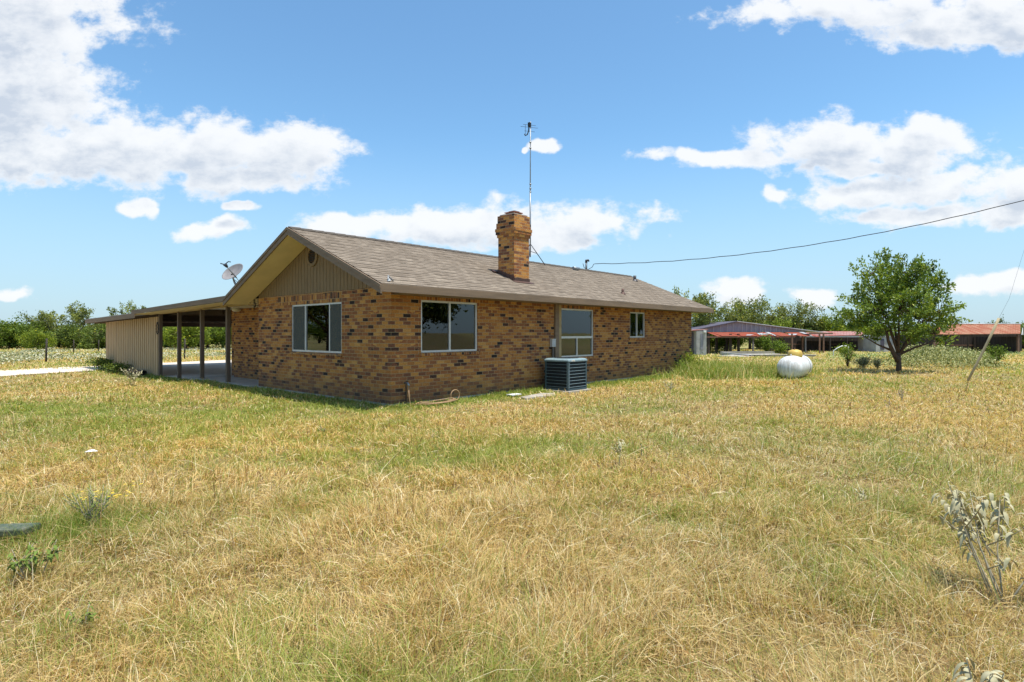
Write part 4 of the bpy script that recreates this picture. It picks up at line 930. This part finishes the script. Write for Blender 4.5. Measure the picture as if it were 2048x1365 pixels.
# silvery weeds of the pasture
def weeds(fn, n, lsz):
    x, y, h = fn(n); k = ~inhouse(x, y); x, y, h = x[k], y[k], h[k]; n = len(x)
    z = gz(x, y) + h * rng.random(n) ** .6; C = np.stack([x, y, z], 1); t = rng.random((n, 1))
    cols = np.array([.72, .68, .54]) * t + np.array([.30, .33, .15]) * (1 - t); dk = rng.random(n) < .22; cols[dk] = np.array([.11, .14, .06])
    return C, rng.normal(size=(n, 3)) + np.array([0, 0, .3]), lsz * rng.uniform(.6, 1.4, n) * (np.maximum(y, 20) / 45) ** .5, cols
def fieldL(n):
    y = rng.uniform(26, 78, n * 3) ** 1.0; x = rng.uniform(-1.25, -.30, n * 3) * y; u, v = huv(x, y)
    nb = np.exp(-((v - 33) / 4.5) ** 2); d = fbm(x * .22, y * .12, 4) + .30 * nb; k = (v > 28.3) & (d > .54 + .14 * rng.random(n * 3)) ; x, y = x[k][:n], y[k][:n]
    return x, y, .10 + .34 * nb[k][:n]
C, D, s_, c_ = weeds(fieldL, 44000, .12); o = leafmesh('field_weeds', C, D, s_, c_, 'silver', aspect=.6); tag(o, 'silvery low weeds spread over the far left pasture', 'weeds', kind='stuff')
def hedge(n):
    x = rng.uniform(17.2, 21.3, n); y = 25.6 + rng.normal(0, .8, n); hh = (.62 + .6 * fbm(x * 1.3, y * .7, 3)) * sst((x - 17.0) / .8) * sst((21.5 - x) / 1.3); return x, y, hh * np.exp(-((y - 25.6) / 1.8) ** 2)
C, D, s_, c_ = weeds(hedge, 9000, .09); c_ = c_ * np.array([.85, .88, .62]); o = leafmesh('weed_thicket', C, D, s_, c_, 'silver', aspect=.6); tag(o, 'low thicket of silvery weeds right of the yard tree', 'weeds', kind='stuff')
def fieldR(n):
    y = rng.uniform(24, 70, n * 2); x = rng.uniform(.55, 1.05, n * 2) * y; d = fbm(x * .3 + 50, y * .2, 4); k = d > .60; return x[k][:n], y[k][:n], np.full(len(x[k][:n]), .30)
C, D, s_, c_ = weeds(fieldR, 9000, .10); c_ = c_ * np.array([.75, .95, .6]); o = leafmesh('scattered_weeds', C, D, s_, c_, 'silver', aspect=.5); tag(o, 'scattered low green weeds in the grass around the sheds', 'weeds', kind='stuff')

# individual plants
def sleaf(b, p, d, n_, L_, Wf, droop=.5):
    """one drooping leaf, folded along the midrib"""
    d = d.normalized(); s = d.cross(n_).normalized(); vs = []; k = 6
    for i in range(k + 1):
        t = i / k; c = p + d * L_ * t * (1 - .25 * droop * t) + Vector((0, 0, -droop * L_ * t * t * .8)); wv = Wf * math.sin(math.pi * min(1, t * .93 + .07)) ** .8 * .5
        vs += [c - s * wv + Vector((0, 0, wv * .45)), c, c + s * wv + Vector((0, 0, wv * .45))]
    fs = []
    for i in range(k): o = i * 3; fs += [(o, o + 1, o + 4, o + 3), (o + 1, o + 2, o + 5, o + 4)]
    b.add(vs, fs, True)
M['sleaf'] = mat('silver_green_leaf', (.44, .40, .25), .9, .7, 25, dark=(.22, .22, .11), spec=.1)
M['gleaf'] = mat('green_weed_leaf', (.15, .21, .045), .95, .5, 20, spec=.05)
M['stem'] = mat('weed_stem', (.36, .32, .22), .8, .5, 20)
M['dry'] = mat('dry_stem', (.30, .24, .17), .9, .5, 20)
M['petal'] = mat('yellow_petal', (.75, .52, .03), .6)
def plant(name, label, loc, H, stems, seed, Lf=.09, m='sleaf', spread=.5, group=None, cat='weed', branch=3, droop=.8, gapf=.35):
    rs = random.Random(seed); t = thing(name, label, cat, loc, 0, group); sb_ = MB(); lb = MB()
    for i in range(stems):
        a = rs.uniform(0, 6.28); ln = H * rs.uniform(.75, 1.05); top = Vector((math.cos(a) * spread * H * rs.uniform(.2, .7), math.sin(a) * spread * H * rs.uniform(.2, .7), ln))
        b0 = Vector((rs.uniform(-.03, .03) * H * 2, rs.uniform(-.03, .03) * H * 2, -.04)); md = b0.lerp(top, .5) + Vector((rs.uniform(-.05, .05), rs.uniform(-.05, .05), 0)) * H
        sb_.tube([b0, b0.lerp(md, .6), md, top], [.006, .005, .004, .002], 5)
        paths = [(md, top)]
        for j in range(branch):
            f_ = rs.uniform(.35, .75); q0_ = b0.lerp(top, f_); a2 = rs.uniform(0, 6.28); e = q0_ + Vector((math.cos(a2) * .30 * H, math.sin(a2) * .30 * H, rs.uniform(.15, .4) * H)); sb_.tube([q0_, q0_.lerp(e, .5) + Vector((0, 0, -.01)), e], [.004, .003, .0015], 5); paths.append((q0_, e))
        for (p_, e) in paths:
            k = max(3, int((e - p_).length / (Lf * gapf)))
            for j in range(k):
                q_ = p_.lerp(e, (j + 1) / k * .75 + .25); a3 = rs.uniform(0, 6.28); d = Vector((math.cos(a3), math.sin(a3), rs.uniform(-.3, .5)))
                sleaf(lb, q_, d, Vector((0, 0, 1)), Lf * rs.uniform(.5, 1.1), Lf * .30, rs.uniform(.3, 1.) * droop * 1.4)
    sb_.build('stem', 'stem', t); lb.build('leaves', m, t); return t
plant('silverleaf_weed', 'largest silvery weed with drooping leaves at the right edge of the foreground', W3(2005, 3.25), .62, 6, 3, .075, spread=.8, gapf=.42, droop=1.1)
plant('silverleaf_weed', 'silvery weed whose leaf tips rise at the bottom right corner', W3(1985, 2.25), .27, 4, 5, .075, spread=.8, droop=1.0)
plant('silverleaf_weed', 'single upright silvery weed in the green grass patch at the centre', W3(1241, 6.5), .40, 1, 9, .075, spread=.2)
plant('silverleaf_weed', 'tiny gray-green weed just right of the single upright weed', W3(1287, 6.9), .22, 1, 12, .06, 'gleaf', spread=.2)
plant('silverleaf_weed', 'small silvery weed alone in the dry grass left of the largest weed', W3(1722, 5.05), .15, 2, 14, .07, spread=.8)
plant('silverleaf_weed', 'bushy silvery weed growing before the corrugated wall', W3(264, 16.9), .55, 6, 15, .09, spread=.6)
plant('silverleaf_weed', 'dark little weed in the turf before the gable wall', W3(645, 8.7), .16, 2, 19, .06, 'gleaf', spread=.6)
plant('silverleaf_weed', 'thin dry weed in the grass before the yard tree', W3(1804, 12.6), .38, 2, 21, .05, 'dry', spread=.3)
plant('silverleaf_weed', 'thin dry weed left of the one before the yard tree', W3(1775, 11.6), .22, 1, 23, .04, 'dry', spread=.3)
plant('silverleaf_weed', 'gray weed in the grass below the right end of the house', W3(1337, 14.6), .30, 4, 25, .05, spread=.7)
plant('silverleaf_weed', 'leafy weed low in the grass at the left foreground edge', W3(70, 3.5), .26, 4, 27, .06, 'gleaf', spread=.9)
plant('silverleaf_weed', 'small green-leaved weed near the bottom of the left foreground', W3(168, 2.95), .15, 3, 29, .05, 'gleaf', spread=.8)
plant('silverleaf_weed', 'tiny white-tipped weed in the dry grass of the right middle', W3(1397, 4.45), .08, 1, 31, .05, spread=.5)
def clumpf(n): return -3.35 + rng.normal(0, .26, n), 4.35 + rng.normal(0, .22, n)
emit('green_clump', [blades(1500, 0, 0, .14, .36, .0024, col=gcol, xyf=clumpf, lie=.1)], 'blade', 'clump of fine bright green grass in the left foreground', 'grass')
fw = plant('flowering_weed', 'feathery green weed with yellow flowers in the left foreground', W3(185, 4.45), .34, 9, 33, .028, 'gleaf', spread=.7, cat='flower', gapf=.5, droop=.1)
b = MB(); rs = random.Random(4)
for i in range(26):
    c = Vector((rs.uniform(-.05, .32), rs.uniform(-.15, .2), rs.uniform(.27, .36)))
    for j in range(5): a = j * 1.257; b.add([c, c + Vector((math.cos(a) * .012, math.sin(a) * .012, .003)), c + Vector((math.cos(a + .9) * .012, math.sin(a + .9) * .012, .003))], [(0, 1, 2)])
b.build('flowers', 'petal', fw)
def shrub(name, label, loc, H, Wc, n, tint, lsz, seed, group=None, m='farleaf'):
    rs = np.random.default_rng(seed); t = thing(name, label, 'shrub', loc, 0, group)
    sb_ = MB(); C = []
    for i in range(9):
        a = rs.uniform(0, 6.28); e = np.array([math.cos(a) * Wc * .42 * rs.random(), math.sin(a) * Wc * .42 * rs.random(), H * rs.uniform(.55, 1)])
        sb_.tube([(0, 0, -.05), tuple(e * .5 + np.array([0, 0, .05 * H])), tuple(e)], [.02 * H, .012 * H, .004], 5); C.append(e + rs.normal(size=(n // 9, 3)) * np.array([Wc * .14, Wc * .14, H * .17])); C.append(e * rs.uniform(.4, 1, (n // 18, 1)) + rs.normal(size=(n // 18, 3)) * Wc * .07)
    C = np.concatenate(C); C = C[C[:, 2] > .02]; k = rs.random((len(C), 1)); sb_.build('stem', 'bark', t)
    leafmesh('leaves', C, rs.normal(size=C.shape) + np.array([0, 0, .5]), lsz * rs.uniform(.6, 1.3, len(C)), np.array(tint[0]) * (1 - k) + np.array(tint[1]) * k, m, t); return t
shrub('shrub', 'slender sapling by the pool handrail left of the yard tree', W3(1695, 25.5), .95, .6, 260, TINT['g'], .09, 1)
shrub('shrub', 'low dark gray-green shrub in the shade left of the yard tree trunk', W3(1727, 24.5), .42, .9, 700, ((.09, .11, .06), (.24, .26, .17)), .07, 2)
shrub('shrub', 'small low shrub between the dark shrub and the tree trunk', W3(1755, 24.2), .38, .5, 350, ((.09, .11, .06), (.24, .26, .17)), .07, 3)
shrub('shrub', 'leafy green shrub right of the leaning guard pole', W3(1990, 26.5), .75, .7, 700, TINT['g'], .08, 4)
shrub('shrub', 'lower green shrub just left of the leafy one by the guard pole', W3(1977, 26.0), .45, .5, 350, TINT['g'], .08, 5)
shrub('shrub', 'green bush growing inside the open barn bay', W3(1533, 68), 1.9, 1.6, 900, TINT['g'], .2, 6)
shrub('shrub', 'green bush at the foot of the rusty barn posts', W3(1558, 66), 1.3, 2.0, 900, TINT['g'], .2, 7)
shrub('shrub', 'low green bush at the foot of the pool handrail', W3(1687, 47), .75, 1.2, 500, TINT['y'], .14, 8)
shrub('shrub', 'dark low shrub at the left foot of the corrugated wall', W3(208, 25.2), .40, 1.6, 800, TINT['d'], .09, 9)
shrub('shrub', 'dark low shrub in the shade before the corrugated wall', W3(240, 23.2), .32, 1.3, 700, TINT['d'], .08, 10)
shrub('shrub', 'green weeds at the right corner of the house wall', W3(1375, 21.3), .65, 1.1, 900, TINT['y'], .07, 11)
# litter and lid
b = MB(); b.prism([(-.28, -.06, .0), (.24, -.1, .0), (.30, .02, .0), (-.24, .08, .0)], (0, 0, .055)); o = b.build('utility_lid', 'green_box', None, .012); o.location = W3(12, 4.12) + Vector((-.1, 0, .105)); o.rotation_euler = (R(4), 0, R(14)); tag(o, 'dark green plank-like lid lying in the grass at the left edge', 'lid')
b = MB(); b.add([(-.06, -.03, .0), (.05, -.04, .012), (.07, .03, .002), (.0, .045, .02), (-.07, .03, .004), (0, 0, .028)], [(0, 1, 5), (1, 2, 5), (2, 3, 5), (3, 4, 5), (4, 0, 5), (4, 3, 2, 1, 0)]); o = b.build('paper_litter', 'paper'); o.location = W3(182, 7.0) + Vector((0, 0, .09)); tag(o, 'crumpled white paper scrap in the grass at the left', 'litter')

# ------------------------------------------------------------------ fence posts of the left pasture
fr = MB()
for (px, Yd, lb) in ((92, 32, 'lone dark fence post in the pasture left of the carport'), (369, 38, 'fence post seen between the first porch posts'), (197, 62, 'thin far fence post left of the corrugated wall'), (147, 58, 'thin far fence post in the middle of the left pasture')):
    p = W3(px, Yd); t = thing('fence_post', lb, 'fence post', p); b = MB(); b.tube([(0, 0, -.2), (.02, 0, .7), (.03, .01, 1.35)], [.05, .048, .042], 7); b.build('stake', 'barnwood', t)
    b = MB(); b.tube([(-.06, 0, 1.1), (.08, 0, 1.12)], .01, 5); b.build('wire_clip', 'graymetal', t)

# ------------------------------------------------------------------ barns
def P3(px, py, Yd): return Vector(((px - 1024) / FPX * Yd, Yd, ZP(py, Yd)))
BY = 73.0; GZ = -1.0
def wallpoly(b, pts, Yd, th=.08):
    b.prism([P3(px, py, Yd) for px, py in pts], (0, th, 0))
def pst(parent, px, y0, y1, Yd, w_=.10, m='barnpost'):
    a = P3(px, y0, Yd); c = P3(px, y1, Yd); b = MB(); b.box(a.x - w_, a.x + w_, Yd - w_, Yd + w_, c.z - .25, a.z); return b.build('post', m, parent)
bn = thing('open_barn', 'open pole barn with gray metal gable and red rusty lean-to roof', 'barn')
b = MB(); wallpoly(b, [(1388, 660.5), (1475, 643.5), (1612, 661.3), (1612, 666), (1388, 666)], BY); b.build('gable_wall', 'galv', bn)
b = MB()
for px in (1398, 1412, 1427, 1441, 1455, 1466, 1484, 1493, 1502, 1511, 1520, 1530, 1541, 1552, 1564, 1577, 1590):
    yt_ = 660.5 - (px - 1388) * .195 if px < 1475 else 643.5 + (px - 1475) * .13
    a = P3(px, yt_ + 1.2, BY); c = P3(px, 665, BY); b.box(a.x - .025, a.x + .025, BY - .05, BY - .003, c.z, a.z)
b.build('wall_ribs', 'galvlight', bn)
M['dpurple'] = mat('dark_sheet', (.10, .09, .12), .7, .5, 2)
b = MB()
for (p, q_) in (((1378, 661.8), (1475, 642.3)), ((1475, 642.3), (1646, 664))):
    b = MB(); a, c = P3(*p, BY - .4), P3(*q_, BY - .4); b.prism([a, c, c - Vector((0, 0, .10)), a - Vector((0, 0, .10))], (0, 9, 0))
    b.build('roof', 'dpurple' if p[0] < 1400 else 'galvlight', bn)  # left slope coloured dark to stand for the shaded roof underside
b = MB()
NS = 26
for i in range(NS):
    pa = 1413 + (1604 - 1413) * i / NS; pb = 1413 + (1604 - 1413) * (i + 1) / NS - .3
    if i in (13, 20): continue
    a = P3(pa, 664.6, BY - .1); c = P3(pb, 664.6, BY - .1); d_ = 4.2; dz = -.47 - (.08 if i % 5 == 0 else 0)
    b.add([a, c, c + Vector((0, -d_, dz)), a + Vector((0, -d_, dz)), a - Vector((0, 0, .04)), c - Vector((0, 0, .04)), c + Vector((0, -d_, dz - .04)), a + Vector((0, -d_, dz - .04))], [(0, 3, 2, 1), (4, 5, 6, 7), (3, 7, 6, 2), (0, 4, 7, 3), (1, 2, 6, 5)])
b.build('lean_to_roof', 'rust', bn)
b = MB()
for (pa, pb, t0, t1) in ((1496, 1503, .35, .8), (1503, 1513, .5, .7), (1519, 1522, .1, 1.0), (1551, 1564, .55, .85), (1586, 1590, .1, 1.02), (1466, 1474, .75, .95)):
    a = P3(pa, 664.6, BY - .1); c = P3(pb, 664.6, BY - .1); f_ = lambda t: Vector((0, -4.2 * t, -.47 * t + .03)); b.prism([a + f_(t0) + Vector((.5, 0, 0)), c + f_(t0) + Vector((.8, 0, 0)), c + f_(t1), a + f_(t1)], (0, 0, .02))
b.build('roof_patch', 'galvlight', bn)
b = MB(); a = P3(1413, 674, BY - 4.2); c = P3(1590, 675.5, BY - 4.2); b.box(a.x, c.x, BY - 4.25, BY - 4.15, a.z - .12, a.z + .06)
a = P3(1606, 666, BY); c = P3(1652, 669, BY); b.box(a.x, c.x, BY - 1.6, BY - 1.5, a.z - .18, a.z); a = P3(1585, 667, BY); b.box(a.x, a.x + .15, BY - 4.2, BY, a.z - .2, a.z - .05); b.build('beam', 'barnpost', bn)
for (px, yd, m) in ((1417, BY - 4, 'barnwood'), (1433, BY, 'barnwood'), (1454, BY, 'barnwood'), (1461, BY - 3, 'barnwood'), (1477, BY - 3, 'barnwood'), (1506, BY, 'galv'), (1584, BY - 4.2, 'barnpost'), (1605, BY - 2, 'barnpost'), (1639, BY - 1.6, 'barnpost'), (1647, BY, 'barnpost'), (1611, BY + 3, 'galv')):
    pst(bn, px, 668, 706, yd, .13 if m == 'barnwood' else .08, m)
ls = thing('long_shed', 'long dark open-fronted shed with faded pinkish red roof', 'shed')
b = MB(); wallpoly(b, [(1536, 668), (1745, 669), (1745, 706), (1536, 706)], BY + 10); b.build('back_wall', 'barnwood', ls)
b = MB(); a = P3(1600, 663.0, BY + 9.8); c = P3(1727, 663.0, BY + 9.8); a2 = P3(1600, 672.5, BY + 5.5); c2 = P3(1729, 670.5, BY + 5.5)
NS = 22
for i in range(NS):
    t0, t1 = i / NS, (i + .96) / NS; p = [a.lerp(c, t0), a.lerp(c, t1), a2.lerp(c2, t1), a2.lerp(c2, t0)]; b.prism(p, (0, 0, -.05))
b.build('roof', 'rust3', ls)
b = MB(); a = P3(1600, 673, BY + 5.5); c = P3(1729, 671, BY + 5.5); b.box(a.x, c.x, BY + 5.52, BY + 5.6, a.z - .12, a.z); b.build('eave_board', 'galvlight', ls)
b = MB(); a = P3(1727, 670, BY + 5.5); b.prism([P3(1727, 670, BY + 5.5), P3(1744, 671, BY + 9), P3(1744, 705, BY + 9), P3(1727, 705, BY + 5.5)], (.1, 0, 0)); b.build('end_wall', 'galvlight', ls)
for px in (1660, 1694): pst(ls, px, 672, 704, BY + 5.6, .07, 'barnwood')
b = MB()
for (pa, pb) in ((1562, 1600), (1655, 1674)): a = P3(pa, 689, BY + 9.9); c = P3(pb, 689, BY + 9.9); b.box(a.x, c.x, BY + 9.8, BY + 9.9, a.z - .05, a.z + .08)
b.build('rail', 'barnpost', ls)
bh = thing('block_hut', 'small gray block hut between the house and the barn', 'hut')
b = MB(); a = P3(1393, 663, 66); c = P3(1413, 710, 66); b.box(a.x, c.x, 66, 68.5, c.z - .2, a.z); b.build('wall', 'block', bh)
b = MB(); a = P3(1382, 666, 67); c = P3(1392, 708, 67); b.box(a.x - .6, c.x + .1, 67, 69.5, c.z - .2, a.z); b.build('side_wall', 'dpurple', bh)
b = MB(); a = P3(1378, 661, 66); c = P3(1416, 658.5, 66); b.prism([a, c, c - Vector((0, 0, .10)), a - Vector((0, 0, .10))], (0, 3, 0)); b.build('roof', 'rust3', bh)
b = MB(); a = P3(1401, 668, 66); c = P3(1406, 700, 66); b.box(a.x, c.x, 65.94, 65.995, c.z, a.z); b.build('door', 'galv', bh)
b = MB(); a = P3(1406, 661, 66); b.box(a.x, a.x + .3, 65.7, 65.99, a.z - .25, a.z); b.build('wall_lamp', 'white', bh)
gs = thing('gray_shed', 'pale gray metal shed half hidden behind the yard tree', 'shed')
b = MB(); a = P3(1752, 674, 76); c = P3(1803, 705, 76); b.box(a.x, c.x, 76, 80, c.z - .2, a.z); b.build('wall', 'galvlight', gs)
b = MB(); b.box(a.x - .15, c.x + .15, 75.85, 80.1, a.z, a.z + .08); b.build('roof', 'galv', gs)
b = MB(); a = P3(1761, 678, 76); c = P3(1768, 700, 76); b.box(a.x, c.x, 75.93, 75.99, c.z, a.z); b.build('door', 'dpurple', gs)
rbn = thing('red_roof_barn', 'open-fronted dark barn with orange rusty roof at the right', 'barn')
RY = 70.0
b = MB(); a = P3(1900, 649.0, RY + 3.5); c = P3(2041, 649.0, RY + 3.5); a2 = P3(1886, 669, RY - .3); c2 = P3(2041, 667.5, RY - .3); NS = 30
for i in range(NS):
    t0, t1 = i / NS, (i + .95) / NS; p = [a.lerp(c, t0), a.lerp(c, t1), a2.lerp(c2, t1), a2.lerp(c2, t0)]; b.prism(p, (0, 0, -.05))
b.build('roof', 'rust2', rbn)
b = MB(); b.tube([a + Vector((-.1, 0, .05)), c + Vector((.1, 0, .05))], .07, 6); b.build('ridge_cap', 'galvlight', rbn)
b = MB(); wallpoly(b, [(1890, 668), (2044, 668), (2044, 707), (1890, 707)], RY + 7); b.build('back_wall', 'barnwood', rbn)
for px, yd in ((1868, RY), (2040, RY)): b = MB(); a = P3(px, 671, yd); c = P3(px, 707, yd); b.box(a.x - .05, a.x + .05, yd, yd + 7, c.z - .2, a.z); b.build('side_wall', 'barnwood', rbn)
b = MB(); a = P3(1866, 671.0, RY); c = P3(2042, 669, RY); b.box(a.x, c.x, RY - .1, RY, a.z - .18, a.z + .03); b.build('header', 'barnwood', rbn)
b = MB(); a0 = P3(1893, 653, RY + 3.4); b.prism([P3(1866, 669.5, RY), a2 + Vector((.2, .1, -.02)), a + Vector((0, 0, -.02)), P3(1880, 652, RY + 3.5)], (0, 0, .0 + .04)); b.build('roof_end', 'rust2', rbn)
for px in (1899, 1936, 1949, 1972, 2012): pst(rbn, px, 671, 706, RY + 5, .08, 'barnwood')
pst(rbn, 1868, 670, 706, RY - .1, .1, 'barnpost'); pst(rbn, 2036, 669, 706, RY - .1, .1, 'barnpost')
b = MB(); a = P3(1900, 691, RY + 6.9); c = P3(2036, 691, RY + 6.9); b.box(a.x, c.x, RY + 6.8, RY + 6.9, a.z - .05, a.z + .08); b.build('rail', 'barnpost', rbn)
b = MB(); b.tube([P3(1868, 694, RY - .15), P3(1883, 680, RY - .15)], .05, 5); b.build('brace', 'barnpost', rbn)
b = MB(); b.prism([P3(2043, 670, RY - .2), P3(2045, 656, RY + 2), P3(2046, 670, RY + 5)], (.08, 0, 0)); b.build('gable_end', 'galvlight', rbn)
# pool deck
pd = MB(); Yp = 44.5
pd.prism([P3(1432, 714, Yp + 1), P3(1500, 716.5, Yp - 1.2), P3(1508, 713.4, Yp), P3(1560, 708.7, Yp + 6), P3(1480, 709.5, Yp + 6)], (0, 0, .06))
o = pd.build('pool_deck', 'concrete'); tag(o, 'pale concrete pool deck in the far yard', 'deck', kind='structure')
pp = thing('pool', 'old gray swimming pool edge in the yard before the barn', 'pool')
b = MB(); a = P3(1510, 711.5, Yp); c = P3(1632, 711.5, Yp); z0 = gzf(a.x, Yp); b.box(a.x, c.x, Yp, Yp + .25, z0 - .2, z0 + .16); b.box(a.x, a.x + .25, Yp + .25, Yp + 7, z0 - .2, z0 + .15); b.build('pool_wall', 'block', pp)
b = MB(); b.box(a.x - .1, c.x + .1, Yp - .06, Yp + .4, z0 + .162, z0 + .20); b.box(a.x, c.x, Yp + 7, Yp + 7.5, z0 - .1, z0 + .2); b.build('coping', 'concrete', pp)
b = MB(); b.lathe([(.0, 0), (.09, 0), (.09, .05), (.0, .05)], 12, Matrix.Translation((a.x - .4, Yp - .05, z0 + .1)) @ Matrix.Rotation(R(90), 4, 'X')); b.build('skimmer', 'black', pp)
hr = thing('pool_handrail', 'white bent pool handrail standing in the grass left of the yard tree', 'handrail', W3(1682, 46))
b = MB(); z = lambda y_: ZP(y_, 46) - hr.location.z; X_ = lambda px: (px - 1682) / FPX * 46
b.tube([(X_(1667), 0, -.1), (X_(1667), 0, z(702)), (X_(1674), 0, z(697)), (X_(1684), 0, z(692.3)), (X_(1694), 0, z(692.3)), (X_(1697), 0, z(694)), (X_(1697), 0, -.1)], .035, 8); b.build('rail', 'white', hr)
b = MB(); b.box(X_(1667) - .1, X_(1667) + .1, -.1, .1, -.02, .03); b.box(X_(1697) - .1, X_(1697) + .1, -.1, .1, -.02, .03); b.build('foot_plate', 'white', hr)
